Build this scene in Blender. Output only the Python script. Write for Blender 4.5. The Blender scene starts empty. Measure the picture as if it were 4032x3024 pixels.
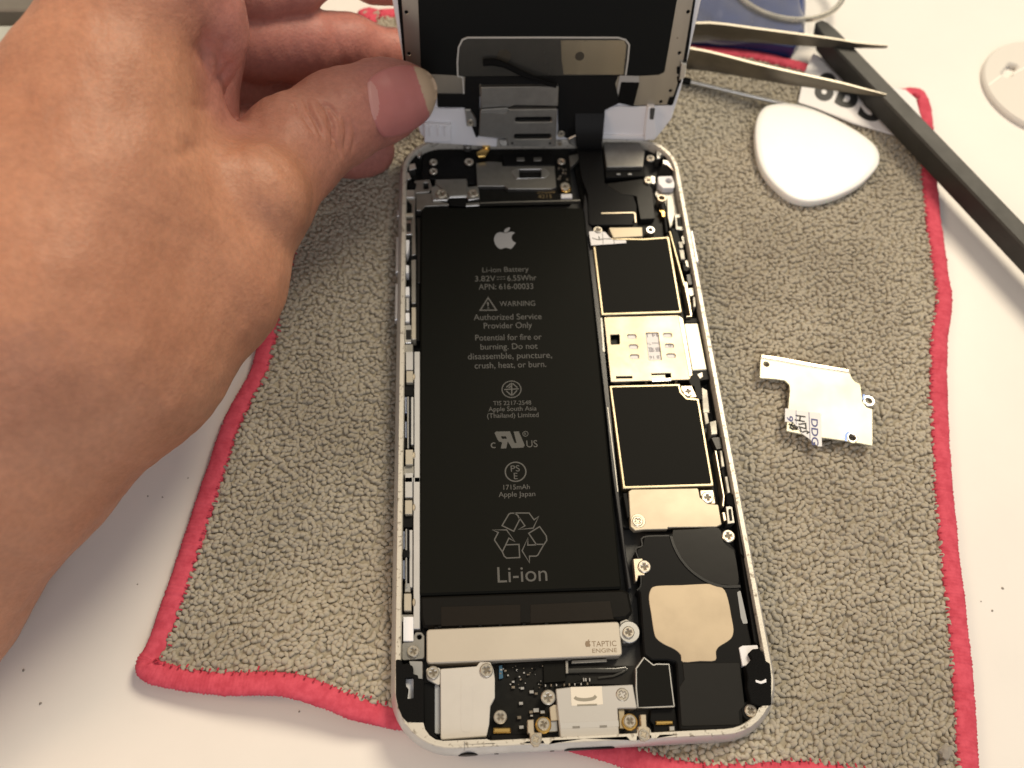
import bpy, bmesh, math, random
import numpy as np
from mathutils import Vector, Matrix
from mathutils.geometry import tessellate_polygon

# ---------------------------------------------------------------- camera / world / lamps / exposure
scene = bpy.context.scene
S = 0.1                                     # all code is in millimetres, one scene unit is a centimetre
IW, IH = 4032.0, 3024.0
FPX = 3354.0
CR = np.array([[0.99792403, 0.02424983, -0.0596621],
               [-0.04964402, 0.87978819, -0.47276654],
               [0.04102551, 0.47474696, 0.87916564]])
CC = np.array([12.8234, -14.298, 161.5325])

cam_data = bpy.data.cameras.new("camera")
cam = bpy.data.objects.new("camera", cam_data)
scene.collection.objects.link(cam)
m = Matrix([list(CR[i]) + [CC[i] * S] for i in range(3)] + [[0, 0, 0, 1]])
cam.matrix_world = m
cam_data.sensor_width = 36.0
cam_data.lens = 36.0 * FPX / IW
cam_data.clip_start = 0.5
cam_data.clip_end = 2000
cam_data.dof.use_dof = True
cam_data.dof.focus_distance = 160 * S
cam_data.dof.aperture_fstop = 0.17
scene.camera = cam

world = bpy.data.worlds.new("World")
scene.world = world
world.use_nodes = True
wn = world.node_tree.nodes
wl = world.node_tree.links
bg = wn["Background"]
tc = wn.new("ShaderNodeTexCoord")
sep = wn.new("ShaderNodeSeparateXYZ")
wl.new(tc.outputs["Generated"], sep.inputs[0])
ramp = wn.new("ShaderNodeValToRGB")
ramp.color_ramp.elements[0].position = 0.0
ramp.color_ramp.elements[0].color = (0.40, 0.40, 0.43, 1)
ramp.color_ramp.elements[1].position = 0.75
ramp.color_ramp.elements[1].color = (0.72, 0.655, 0.56, 1)
wl.new(sep.outputs["Z"], ramp.inputs[0])
ramp2 = wn.new("ShaderNodeValToRGB")        # the viewer's side of the room is dimmer and cooler
mp = wn.new("ShaderNodeMapRange")
mp.inputs[1].default_value = -1
mp.inputs[2].default_value = 1
wl.new(sep.outputs["Y"], mp.inputs[0])
wl.new(mp.outputs[0], ramp2.inputs[0])
ramp2.color_ramp.elements[0].position = 0.2
ramp2.color_ramp.elements[0].color = (0.86, 0.90, 1.0, 1)
ramp2.color_ramp.elements[1].position = 0.7
ramp2.color_ramp.elements[1].color = (1, 1, 1, 1)
mx = wn.new("ShaderNodeMix")
mx.data_type = 'RGBA'
mx.blend_type = 'MULTIPLY'
mx.inputs[0].default_value = 1
wl.new(ramp.outputs[0], mx.inputs[6])
wl.new(ramp2.outputs[0], mx.inputs[7])
wl.new(mx.outputs[2], bg.inputs[0])
bg.inputs[1].default_value = 0.60


def area_lamp(name, loc, target, size, power, col):
    d = bpy.data.lights.new(name, 'AREA')
    d.shape = 'DISK'
    d.size = size * S
    d.energy = power
    d.color = col
    o = bpy.data.objects.new(name, d)
    scene.collection.objects.link(o)
    o.location = Vector(loc) * S
    o.rotation_euler = (Vector(target) - Vector(loc)).to_track_quat('-Z', 'Y').to_euler()
    return o


area_lamp("ceiling_lamp", (350, 470, 640), (80, 100, 0), 300, 60000, (1.0, 0.87, 0.66))
area_lamp("room_lamp", (-430, 20, 430), (-40, 60, 0), 240, 11000, (1.0, 0.68, 0.42))
area_lamp("window_side_lamp", (60, -430, 330), (20, 60, 0), 320, 6800, (0.95, 0.95, 1.0))

scene.view_settings.view_transform = 'Standard'
scene.view_settings.look = 'None'
scene.view_settings.exposure = 0.0
scene.view_settings.gamma = 1.0
scene.view_settings.use_curve_mapping = False
scene.render.engine = 'CYCLES'
scene.cycles.use_denoising = True
scene.cycles.max_bounces = 8
scene.cycles.sample_clamp_indirect = 4.0

random.seed(4)
rng = np.random.default_rng(4)

# ---------------------------------------------------------------- picture <-> place
# regions of the photograph used while measuring: origin and scale
ZR = {'1': (1500, 0, .58770), '2': (2250, 600, .31646), '3': (2250, 1100, .31646), '4': (2250, 1600, .36166),
      '5': (2250, 2100, .36166), '6': (1500, 2424, .36166), '7': (2200, 2424, .40687), '8': (1500, 550, .36166),
      'a': (1500, 1100, .48193), 'b': (1500, 1850, .48193), 'c': (1650, 800, .36166), 'd': (1650, 1400, .36166),
      'e': (1650, 1950, .36166), 'f': (2600, 0, .64738), 'g': (2900, 1350, .29412), 'h': (0, 0, .81374),
      'i': (2000, 2550, .33906), 'j': (3100, 200, .27125), 'k': (2700, 0, .27125), 'l': (1850, 1950, .29532),
      'm': (2700, 1800, .73795), 'n': (400, 1400, .97892), 'p': (600, 0, .42194), 's': (0, 0, 1.0),
      'o': (0, 0, 1.8228)}


def px(k, x, y):
    z = ZR[k]
    return z[0] + x * z[2], z[1] + y * z[2]


def ray(X, Y):
    return CR @ np.array([(X - IW / 2) / FPX, -(Y - IH / 2) / FPX, -1.0])


def U(k, x, y, z=0.0):
    d = ray(*px(k, x, y))
    return CC + d * ((z - CC[2]) / d[2])


def UD(k, x, y, depth):
    return CC + ray(*px(k, x, y)) * depth


def g(k, pts, z=0.0):
    return [tuple(U(k, a, b, z)[:2]) for a, b in pts]


# the lifted screen: a plane through the top edge of the phone
SA = math.radians(76)
SO = np.array([0.0, 137.0, 7.2])
SV = np.array([0, math.cos(SA), math.sin(SA)])
SN = np.array([0, -math.sin(SA), math.cos(SA)])      # faces the viewer
SM = Matrix([[1, 0, 0, SO[0]], [0, SV[1], SN[1], SO[1]], [0, SV[2], SN[2], SO[2]], [0, 0, 0, 1]])


def gd(k, pts, n=0.0):
    out = []
    for a, b in pts:
        d = ray(*px(k, a, b))
        o = SO + SN * n
        X = CC + d * (np.dot(o - CC, SN) / np.dot(d, SN))
        out.append((X[0], float(np.dot(X - SO, SV))))
    return out


# ---------------------------------------------------------------- materials
MATS = {}


def mat(name, col, rough=0.5, metal=0.0, spec=0.5, var=0.0, vscale=3.0, bump=0.0, bscale=20.0, col2=None,
        coat=0.0, trans=0.0, alpha=1.0, sss=0.0, stretch=None, rp=(.36, .62)):
    if name in MATS:
        return MATS[name]
    mt = bpy.data.materials.new(name)
    mt.use_nodes = True
    n = mt.node_tree.nodes
    l = mt.node_tree.links
    b = n["Principled BSDF"]
    b.inputs["Base Color"].default_value = (*col, 1)
    b.inputs["Roughness"].default_value = rough
    b.inputs["Metallic"].default_value = metal
    b.inputs["Specular IOR Level"].default_value = spec
    b.inputs["Coat Weight"].default_value = coat
    b.inputs["Transmission Weight"].default_value = trans
    b.inputs["Alpha"].default_value = alpha
    if sss:
        b.inputs["Subsurface Weight"].default_value = sss
        b.inputs["Subsurface Radius"].default_value = (1.0, 0.35, 0.2)
        b.inputs["Subsurface Scale"].default_value = 0.25
    if var or bump or col2:
        t = n.new("ShaderNodeTexCoord")
        mpn = n.new("ShaderNodeMapping")
        l.new(t.outputs["Object"], mpn.inputs[0])
        if stretch:
            mpn.inputs["Scale"].default_value = stretch
    if var or col2:
        no = n.new("ShaderNodeTexNoise")
        no.inputs["Scale"].default_value = vscale
        no.inputs["Detail"].default_value = 6
        no.inputs["Roughness"].default_value = 0.62
        l.new(mpn.outputs[0], no.inputs["Vector"])
        r = n.new("ShaderNodeValToRGB")
        c2 = col2 if col2 else tuple(c * (1 - var) for c in col)
        r.color_ramp.elements[0].position = rp[0]
        r.color_ramp.elements[0].color = (*c2, 1)
        r.color_ramp.elements[1].position = rp[1]
        r.color_ramp.elements[1].color = (*col, 1)
        l.new(no.outputs["Fac"], r.inputs[0])
        l.new(r.outputs[0], b.inputs["Base Color"])
        mr = n.new("ShaderNodeMapRange")
        mr.inputs[3].default_value = min(1, rough * 1.25)
        mr.inputs[4].default_value = rough * 0.85
        l.new(no.outputs["Fac"], mr.inputs[0])
        l.new(mr.outputs[0], b.inputs["Roughness"])
    if bump:
        nb = n.new("ShaderNodeTexNoise")
        nb.inputs["Scale"].default_value = bscale
        nb.inputs["Detail"].default_value = 4
        l.new(mpn.outputs[0], nb.inputs["Vector"])
        bp = n.new("ShaderNodeBump")
        bp.inputs["Strength"].default_value = bump
        bp.inputs["Distance"].default_value = 0.05
        l.new(nb.outputs["Fac"], bp.inputs["Height"])
        l.new(bp.outputs[0], b.inputs["Normal"])
    MATS[name] = mt
    return mt


ALU = mat("brushed_aluminium", (0.56, 0.555, 0.55), 0.38, 0.5, var=0.10, vscale=2.5, bump=0.03, bscale=60)
RIMM = mat("worn_rim_aluminium", (0.62, 0.585, 0.51), 0.42, 0.35, col2=(0.22, 0.19, 0.15), vscale=11, bump=.06, bscale=30, rp=(.335, .44))
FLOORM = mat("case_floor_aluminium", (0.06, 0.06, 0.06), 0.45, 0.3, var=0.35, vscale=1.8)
NICKEL = mat("warm_nickel", (0.60, 0.52, 0.40), 0.36, 0.9, var=0.10, vscale=1.5, bump=0.02, bscale=40)
GOLDN = mat("pale_gold_nickel", (0.44, 0.37, 0.25), 0.38, 0.92, var=0.10, vscale=1.2, bump=0.03, bscale=9)
STEEL = mat("bright_steel", (0.60, 0.59, 0.565), 0.30, 1.0, var=0.12, vscale=2.0)
DULLST = mat("dull_steel", (0.33, 0.32, 0.295), 0.40, 0.9, var=0.2, vscale=2.0, bump=0.03, bscale=30)
SILVER = mat("pale_silver_paint", (0.62, 0.59, 0.53), 0.42, 0.25, var=0.06, vscale=1.4, bump=0.02, bscale=50)
SCREWM = mat("screw_steel", (0.62, 0.57, 0.48), 0.30, 0.85, var=0.15, vscale=6)
RECESS = mat("screw_recess_shade", (0.16, 0.14, 0.11), 0.55, 0.6)  # recess floor darkened in the colour, standing in for shade
GOLD = mat("gold_plating", (0.83, 0.55, 0.18), 0.25, 1.0)
GRAYP = mat("light_grey_paint", (0.53, 0.51, 0.475), 0.5, 0.05, var=0.05, vscale=1.6)
BLACK = mat("black_plastic", (0.008, 0.008, 0.008), 0.40, spec=0.08, bump=0.02, bscale=40)
BATT = mat("black_battery_film", (0.0075, 0.0077, 0.0064), 0.5, spec=0.035, bump=0.035, bscale=3.0)
FLAPM = mat("black_battery_wrap", (0.010, 0.0095, 0.0085), 0.28, spec=0.09, bump=0.10, bscale=2.0)
TAPE = mat("brown_black_tape", (0.013, 0.0105, 0.008), 0.30, spec=0.14, bump=0.05, bscale=3.0)
STICK = mat("black_graphite_sticker", (0.010, 0.010, 0.009), 0.5, spec=0.035)
FLEX = mat("black_flex", (0.011, 0.011, 0.011), 0.33, spec=0.07, bump=0.05, bscale=2.5)
CHAR = mat("charcoal_film", (0.018, 0.0175, 0.016), 0.24, spec=0.2, bump=0.04, bscale=2.0)
FOAM = mat("black_foam", (0.009, 0.009, 0.009), 0.9, spec=0.05, bump=0.6, bscale=60)
BOARD = mat("black_circuit_board", (0.010, 0.010, 0.009), 0.38, spec=0.12, var=0.4, vscale=8)
CHIPM = mat("ceramic_chip", (0.20, 0.17, 0.13), 0.4, var=0.4, vscale=10)
PRINT = mat("grey_print", (0.098, 0.097, 0.092), 0.6, spec=.1)
PRINTD = mat("laser_mark", (0.22, 0.16, 0.10), 0.5)
LOGO = mat("silver_logo_print", (0.22, 0.225, 0.24), 0.4)
GOLDPRINT = mat("dim_gold_print", (0.20, 0.14, 0.06), 0.5)
WHITEP = mat("white_plastic", (0.80, 0.80, 0.83), 0.32, var=0.03, vscale=1.0)
PAPER = mat("white_paper", (0.80, 0.79, 0.80), 0.8)
INKB = mat("blue_ink", (0.05, 0.06, 0.20), 0.6)
INKK = mat("black_ink", (0.02, 0.02, 0.02), 0.6)
BLUEPEN = mat("blue_marking", (0.16, 0.25, 0.55), 0.4, 0.3)
LCDB = mat("screen_back_steel", (0.42, 0.39, 0.335), 0.30, 0.85, var=0.12, vscale=1.2, stretch=(1, 0.15, 0.15))
LCDF = mat("screen_back_film", (0.0085, 0.0095, 0.0095), 0.36, spec=0.08)
WINF = mat("smoky_window", (0.05, 0.049, 0.043), 0.25, 0.3, var=0.15, vscale=1.0)

# ---------------------------------------------------------------- object helpers


def link(o, parent=None):
    scene.collection.objects.link(o)
    if parent is not None:
        o.parent = parent
    return o


def thing(name, label, cat, loc=(0, 0, 0), group=None, kind=None):
    o = bpy.data.objects.new(name, None)
    o.empty_display_size = 0.3
    link(o)
    o.location = Vector(loc) * S
    tag(o, label, cat, group, kind)
    return o


def tag(o, label=None, cat=None, group=None, kind=None):
    if label:
        o['label'] = label
    if cat:
        o['category'] = cat
    if group:
        o['group'] = group
    if kind:
        o['kind'] = kind
    return o


def root_of(o):
    while o.parent is not None:
        o = o.parent
    return o


class MB:
    def __init__(self):
        self.v = []
        self.f = []
        self.mi = []

    def add(self, verts, faces, mi=0, M=None):
        b = len(self.v)
        if M is not None:
            verts = [tuple(M @ Vector(q)) for q in verts]
        self.v += [tuple(q) for q in verts]
        self.f += [tuple(i + b for i in f) for f in faces]
        self.mi += [mi] * len(faces)
        return self

    def build(self, name, mats, parent=None, label=None, smooth=35):
        if not isinstance(mats, (list, tuple)):
            mats = [mats]
        off = np.zeros(3)
        if parent is not None:
            off = np.array(root_of(parent).location) / S
        me = bpy.data.meshes.new(name)
        V = (np.array(self.v) - off) * S
        me.from_pydata(V.tolist(), [], self.f)
        for mm in mats:
            me.materials.append(mm)
        if len(mats) > 1:
            me.polygons.foreach_set("material_index", self.mi)
        if smooth:
            me.polygons.foreach_set("use_smooth", [True] * len(me.polygons))
            me.set_sharp_from_angle(angle=math.radians(smooth))
        me.update()
        o = bpy.data.objects.new(name, me)
        link(o, parent)
        if label:
            o['label'] = label
        return o


def pieces(self, name, mats, parent=None, label=None, smooth=35):
    """one object for every connected piece"""
    par = list(range(len(self.v)))

    def find(i):
        while par[i] != i:
            par[i] = par[par[i]]
            i = par[i]
        return i
    for f in self.f:
        for i in f[1:]:
            par[find(i)] = find(f[0])
    groups = {}
    for fi, f in enumerate(self.f):
        groups.setdefault(find(f[0]), []).append(fi)
    if not isinstance(mats, (list, tuple)):
        mats = [mats]
    for fs in groups.values():
        idx = sorted({i for fi in fs for i in self.f[fi]})
        mp_ = {a: b for b, a in enumerate(idx)}
        q = MB()
        q.v = [self.v[i] for i in idx]
        q.f = [tuple(mp_[i] for i in self.f[fi]) for fi in fs]
        ms_ = sorted({self.mi[fi] for fi in fs})
        q.mi = [ms_.index(self.mi[fi]) for fi in fs]
        q.build(name, [mats[k] for k in ms_], parent, label, smooth)


MB.pieces = pieces


def area2(p):
    return sum(p[i - 1][0] * p[i][1] - p[i][0] * p[i - 1][1] for i in range(len(p))) / 2


def clean(p):
    out = []
    for q in p:
        if not out or math.hypot(q[0] - out[-1][0], q[1] - out[-1][1]) > 1e-4:
            out.append((float(q[0]), float(q[1])))
    if math.hypot(out[0][0] - out[-1][0], out[0][1] - out[-1][1]) < 1e-4:
        out.pop()
    return out


def offset(p, d):
    n = len(p)
    out = []
    for i in range(n):
        a, b, c = p[i - 1], p[i], p[(i + 1) % n]
        e1 = (b[0] - a[0], b[1] - a[1])
        e2 = (c[0] - b[0], c[1] - b[1])
        l1 = math.hypot(*e1) or 1e-9
        l2 = math.hypot(*e2) or 1e-9
        n1 = (-e1[1] / l1, e1[0] / l1)
        n2 = (-e2[1] / l2, e2[0] / l2)
        k = 1 + n1[0] * n2[0] + n1[1] * n2[1]
        k = max(k, 0.35)
        out.append((b[0] + d * (n1[0] + n2[0]) / k, b[1] + d * (n1[1] + n2[1]) / k))
    return out


def rd(p, r, n=4):
    """round the corners of a polygon"""
    p = clean(p)
    out = []
    N = len(p)
    rs = r if isinstance(r, (list, tuple)) else [r] * N
    for i in range(N):
        a, b, c = np.array(p[i - 1]), np.array(p[i]), np.array(p[(i + 1) % N])
        u, v = a - b, c - b
        lu, lv = np.linalg.norm(u), np.linalg.norm(v)
        u, v = u / lu, v / lv
        cs = np.clip(np.dot(u, v), -1, 1)
        th = math.acos(cs)
        if th > 3.05 or rs[i] <= 0:
            out.append(tuple(b))
            continue
        t = min(rs[i] / math.tan(th / 2), 0.45 * lu, 0.45 * lv)
        for k in range(n + 1):
            s = k / n
            q = (1 - s) ** 2 * (b + u * t) + 2 * s * (1 - s) * b + s * s * (b + v * t)
            out.append(tuple(q))
    return out


def cr(p, n=5, closed=True):
    """Catmull-Rom through the points"""
    P = [np.array(q, float) for q in p]
    N = len(P)
    out = []
    rngi = range(N) if closed else range(N - 1)
    for i in rngi:
        if closed:
            a, b, c, d = P[i - 1], P[i], P[(i + 1) % N], P[(i + 2) % N]
        else:
            a, b, c, d = P[max(i - 1, 0)], P[i], P[i + 1], P[min(i + 2, N - 1)]
        for k in range(n):
            t = k / n
            out.append(tuple(0.5 * ((2 * b) + (c - a) * t + (2 * a - 5 * b + 4 * c - d) * t * t + (3 * b - a - 3 * c + d) * t ** 3)))
    if not closed:
        out.append(tuple(P[-1]))
    return out


def circ(c, r, n=24, ry=None, a0=0):
    ry = r if ry is None else ry
    return [(c[0] + r * math.cos(a0 + 2 * math.pi * i / n), c[1] + ry * math.sin(a0 + 2 * math.pi * i / n)) for i in range(n)]


def plate_mb(mb, outer, z0, z1, holes=(), ch=0.08, mi=0, M=None, sidemi=None):
    outs = [clean(outer)] + [clean(h) for h in holes]
    if area2(outs[0]) < 0:
        outs[0].reverse()
    for h in outs[1:]:
        if area2(h) > 0:
            h.reverse()
    ch = min(ch, (z1 - z0) * 0.45)
    tops = [offset(o, ch) if ch > 0 else o for o in outs]
    tri = tessellate_polygon([[Vector((q[0], q[1], 0)) for q in o] for o in tops])
    flat_t = [q for o in tops for q in o]
    flat_o = [q for o in outs for q in o]
    n = len(flat_o)
    V = [(q[0], q[1], z1) for q in flat_t]
    top = []
    for t in tri:
        a, b, c = (flat_t[i] for i in t)
        if (b[0] - a[0]) * (c[1] - a[1]) - (b[1] - a[1]) * (c[0] - a[0]) < 0:
            t = t[::-1]
        top.append(tuple(t))
    V += [(q[0], q[1], z1 - ch) for q in flat_o] + [(q[0], q[1], z0) for q in flat_o]
    sides = []
    b = 0
    for o in outs:
        k = len(o)
        for i in range(k):
            j = (i + 1) % k
            sides.append((b + j, b + i, n + b + i, n + b + j)[::-1] if False else (n + b + i, n + b + j, b + j, b + i))
            sides.append((2 * n + b + i, 2 * n + b + j, n + b + j, n + b + i))
        b += k
    bot = [tuple(2 * n + i for i in t[::-1]) for t in top]
    base = len(mb.v)
    mb.add(V, top, mi, M)
    mb.f += [tuple(i + base for i in f) for f in sides + bot]
    mb.mi += [mi if sidemi is None else sidemi] * (len(sides) + len(bot))
    return mb


def plate(name, outer, z0, z1, mt, parent=None, holes=(), ch=0.08, M=None, label=None, side=None):
    mb = MB()
    plate_mb(mb, outer, z0, z1, holes, ch, 0, M, 1 if side else None)
    return mb.build(name, [mt, side] if side else mt, parent, label)


def ribbon_mb(mb, pts, w, z0, z1, closed=False, mi=0, M=None):
    """flat mitred stroke of width w"""
    p = clean(pts)
    n = len(p)
    L, R_ = [], []
    for i in range(n):
        if closed:
            a, b, c = p[i - 1], p[i], p[(i + 1) % n]
        else:
            a, b, c = p[max(i - 1, 0)], p[i], p[min(i + 1, n - 1)]
        e1 = np.array(b) - np.array(a)
        e2 = np.array(c) - np.array(b)
        if not closed and i == 0:
            e1 = e2
        if not closed and i == n - 1:
            e2 = e1
        e1 = e1 / (np.linalg.norm(e1) + 1e-12)
        e2 = e2 / (np.linalg.norm(e2) + 1e-12)
        n1 = np.array([-e1[1], e1[0]])
        n2 = np.array([-e2[1], e2[0]])
        k = max(1 + float(n1 @ n2), 0.45)
        o = (n1 + n2) / k * w / 2
        L.append(np.array(b) + o)
        R_.append(np.array(b) - o)
    V = [(q[0], q[1], z1) for q in L] + [(q[0], q[1], z1) for q in R_]
    V += [(q[0], q[1], z0) for q in L] + [(q[0], q[1], z0) for q in R_]
    F = []
    for i in range(n if closed else n - 1):
        j = (i + 1) % n
        F.append((i, n + i, n + j, j))
        F.append((i, j, 2 * n + j, 2 * n + i))
        F.append((n + j, n + i, 3 * n + i, 3 * n + j))
    mb.add(V, F, mi, M)
    return mb


def tube_mb(mb, pts, r, n=10, mi=0, flat=1.0, cap=True):
    P = [np.array(q, float) for q in pts]
    rs = r if isinstance(r, (list, tuple, np.ndarray)) else [r] * len(P)
    V, F = [], []
    up = np.array([0, 0, 1.0])
    for i, q in enumerate(P):
        t = P[min(i + 1, len(P) - 1)] - P[max(i - 1, 0)]
        t = t / (np.linalg.norm(t) + 1e-12)
        u = up if abs(t @ up) < 0.95 else np.array([0, 1.0, 0])
        s = np.cross(t, u)
        s /= np.linalg.norm(s)
        w = np.cross(s, t)
        for k in range(n):
            a = 2 * math.pi * k / n
            V.append(q + rs[i] * (math.cos(a) * s + flat * math.sin(a) * w))
    for i in range(len(P) - 1):
        for k in range(n):
            k2 = (k + 1) % n
            F.append((i * n + k, i * n + k2, (i + 1) * n + k2, (i + 1) * n + k))
    if cap:
        F.append(tuple(range(n - 1, -1, -1)))
        F.append(tuple((len(P) - 1) * n + k for k in range(n)))
    mb.add(V, F, mi)
    return mb


def box_mb(mb, x0, x1, y0, y1, z0, z1, mi=0, ch=0.05):
    plate_mb(mb, [(x0, y0), (x1, y0), (x1, y1), (x0, y1)], z0, z1, (), ch, mi)
    return mb


_H = {}


def text_data(body, bold=0.0):
    c = bpy.data.curves.new("t", 'FONT')
    c.body = body
    c.size = 1
    c.resolution_u = 4
    c.offset = bold
    o = bpy.data.objects.new("t", c)
    me = o.to_mesh()
    V = np.array([v.co[:] for v in me.vertices]) if len(me.vertices) else np.zeros((0, 3))
    F = [tuple(p.vertices) for p in me.polygons]
    o.to_mesh_clear()
    bpy.data.objects.remove(o)
    bpy.data.curves.remove(c)
    return V, F


CAPH = None


def text_mb(mb, body, A, B, cap, z, mi=0, M=None, bold=0.0):
    """letters from baseline start A to baseline end B (mm), capital height cap (mm)"""
    global CAPH
    if CAPH is None:
        v, _ = text_data("H")
        CAPH = v[:, 1].max() - v[:, 1].min()
    V, F = text_data(body, bold)
    if len(V) == 0:
        return mb
    A, B = np.array(A[:2]), np.array(B[:2])
    w = np.linalg.norm(B - A)
    d = (B - A) / w
    nrm = np.array([-d[1], d[0]])
    x0, x1 = V[:, 0].min(), V[:, 0].max()
    sx = w / (x1 - x0)
    sy = cap / CAPH
    q = A + np.outer((V[:, 0] - x0) * sx, d) + np.outer(V[:, 1] * sy, nrm)
    mb.add([(a, b, z) for a, b in q], F, mi, M)
    return mb


def text_px(mb, body, k, pl, pr, caph, z, mi=0, bold=0.0):
    A, B = U(k, *pl, z), U(k, *pr, z)
    mid = ((pl[0] + pr[0]) / 2, (pl[1] + pr[1]) / 2)
    h = np.linalg.norm(U(k, mid[0], mid[1] - caph, z) - U(k, *mid, z))
    return text_mb(mb, body, A, B, h, z, mi, None, bold)


def apple_mb(mb, f, z, mi=0):
    """fruit silhouette: f maps the measured outline to millimetres"""
    body = [(930, 325), (905, 318), (870, 318), (840, 335), (822, 365), (817, 400), (826, 440), (845, 470), (870, 492), (895, 498),
            (925, 488), (955, 485), (985, 495), (1010, 490), (1035, 460), (1053, 432), (1028, 417), (1012, 395), (1008, 370),
            (1018, 342), (1042, 323), (1010, 312), (980, 315), (955, 323)]
    leaf = [(929, 318), (928, 300), (945, 278), (988, 263), (985, 285), (968, 308), (945, 319)]
    for o in (cr(f(body), 4), cr(f(leaf), 4)):
        plate_mb(mb, o, z - 0.01, z, (), 0, mi)
    return mb


# =================================================================================================
# THE TABLE
# =================================================================================================
TZ = -2.6
TABLE = mat("white_laminate", (0.78, 0.75, 0.71), 0.33, spec=0.4, var=0.03, vscale=0.5)
mb = MB()
box_mb(mb, -700, 800, -500, 900, TZ - 25, TZ, 0, 0.5)
tag(mb.build("table_top", TABLE), "white laminate table top", None, kind="structure")

# =================================================================================================
# THE CLOTH
# =================================================================================================
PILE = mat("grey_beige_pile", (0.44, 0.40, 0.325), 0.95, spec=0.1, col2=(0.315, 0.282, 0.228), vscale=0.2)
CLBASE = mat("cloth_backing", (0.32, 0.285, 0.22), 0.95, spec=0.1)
PINK = mat("pink_overlock_thread", (0.62, 0.092, 0.135), 0.8, spec=0.12, col2=(0.50, 0.062, 0.095), vscale=6.0)
cloth = thing("cleaning_cloth", "grey terry cleaning cloth with pink stitched border lying flat on the white table", "cloth", (50, 90, TZ))

# outer edge of the border: measured points with the height of the cloth there
edge_left = [(1432, 62, 0), (1222, 560, 0), (1050, 1150, 0), (990, 1425, 0), (880, 1640, 0), (795, 1880, 0), (715, 2120, 0),
             (640, 2340, 0.2), (575, 2520, .4)]
corner_bl = [(535, 2590, .6), (528, 2640, .8)]
edge_bot = [(560, 2678, .8), (640, 2706, 1.0), (760, 2728, 1.5), (900, 2738, 2.3), (1020, 2737, 3.2), (1130, 2745, 3.6), (1260, 2785, 3.0),
            (1400, 2840, 2.0), (1550, 2870, 1.0), (1800, 2905, .3), (2080, 2930, 0), (2300, 2975, .3), (2480, 3030, .8), (2640, 3085, 1.5),
            (2850, 3110, 2.5), (3150, 3095, 3.0), (3420, 3130, 2.4), (3640, 3180, 1), (3790, 3190, .3)]
corner_br = [(3868, 3150, 0), (3864, 3060, 0)]
edge_right = [(3850, 2790, 0), (3822, 2480, 0), (3785, 2170, 0), (3752, 1810, 0), (3738, 1500, 0), (3740, 1330, 0), (3757, 1185, 0),
              (3738, 1040, 0), (3708, 830, 0), (3690, 640, 0), (3682, 500, 0), (3668, 400, 0)]
corner_tr = [(3640, 350, 0), (3590, 338, 0)]
edge_top = [(3506, 335, 0), (3182, 243, 0), (2960, 190, 0), (2727, 172, 0), (2300, 140, 0), (1900, 85, 0), (1640, 34, 0), (1545, 26, 0)]
corner_tl = [(1470, 34, 0)]
outl = edge_left + corner_bl + edge_bot + corner_br + edge_right + corner_tr + edge_top + corner_tl
out3 = [tuple(U('s', a, b, z)) for a, b, z in outl]
BW = 4.1
sm3 = cr(out3, 8)
# resample evenly
P = np.array(sm3 + [sm3[0]])
sl = np.r_[0, np.cumsum(np.linalg.norm(np.diff(P, axis=0), axis=1))]
NB = int(sl[-1] / 0.22)
tt = np.linspace(0, sl[-1], NB, endpoint=False)
B3 = np.stack([np.interp(tt, sl, P[:, i]) for i in range(3)], 1)
tan = np.roll(B3, -3, 0) - np.roll(B3, 3, 0)
tan /= np.linalg.norm(tan, axis=1)[:, None]
A2 = area2([tuple(q[:2]) for q in B3])
inn = np.stack([-tan[:, 1], tan[:, 0], 0 * tan[:, 0]], 1) * (1 if A2 > 0 else -1)
inn /= np.linalg.norm(inn, axis=1)[:, None]
mb = MB()
nn = 12
wob = np.convolve(rng.normal(size=NB + 40), np.ones(21) / 21, 'same')[20:20 + NB] * 1.2
thr = rng.normal(size=NB)
V = []
for k in range(nn):
    a = 2 * math.pi * k / nn
    rib = 1 + 0.035 * np.sin(tt * 2 * math.pi / 0.66) + 0.028 * thr
    ww = (BW / 2) * (1 + 0.12 * wob) * rib
    hh = .85 * rib
    off = inn * (BW / 2 + math.cos(a) * ww)[:, None]
    q = B3 + off
    q[:, 2] += -0.95 + math.sin(a) * hh + 0.15
    V.append(q)
V = np.stack(V, 1).reshape(-1, 3)
F = []
for i in range(NB):
    j = (i + 1) % NB
    for k in range(nn):
        k2 = (k + 1) % nn
        F.append((i * nn + k, j * nn + k, j * nn + k2, i * nn + k2))
if A2 > 0:
    F = [f[::-1] for f in F]
mb.add(V.tolist(), F)
border = mb.build("border", PINK, cloth, "pink overlocked border", smooth=80)
# inner row of needle stitches along the border
mb = MB()
for i in range(0, NB, 7):
    q = B3[i] + inn[i] * (BW - 0.25 + rng.normal() * .18)
    e = q + inn[i] * (0.3 + abs(rng.normal()) * .2)
    q[2] += 0.35
    e[2] += -0.05
    tube_mb(mb, [q, (q + e) / 2 + np.array([0, 0, .12]), e], 0.17, 5)
tag(mb.build("needle_stitches", mat("dark_pink_thread", (0.45, 0.03, 0.06), 0.8), cloth), kind="stuff")

inner = B3 + inn * (BW - 0.3)


def cloth_z(x, y):
    """low waves of the cloth; rises towards the lifted lower hem"""
    d2 = (B3[::20, 0][:, None] - x[None]) ** 2 + (B3[::20, 1][:, None] - y[None]) ** 2
    wgt = np.exp(-d2 / (2 * 7.0 ** 2))
    lift = (wgt * B3[::20, 2][:, None]).sum(0) / (wgt.sum(0) + 0.15)
    return lift + 0.28 * np.sin(x * .11 + 1.3 * np.sin(y * .06)) * np.cos(y * .083)




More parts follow.
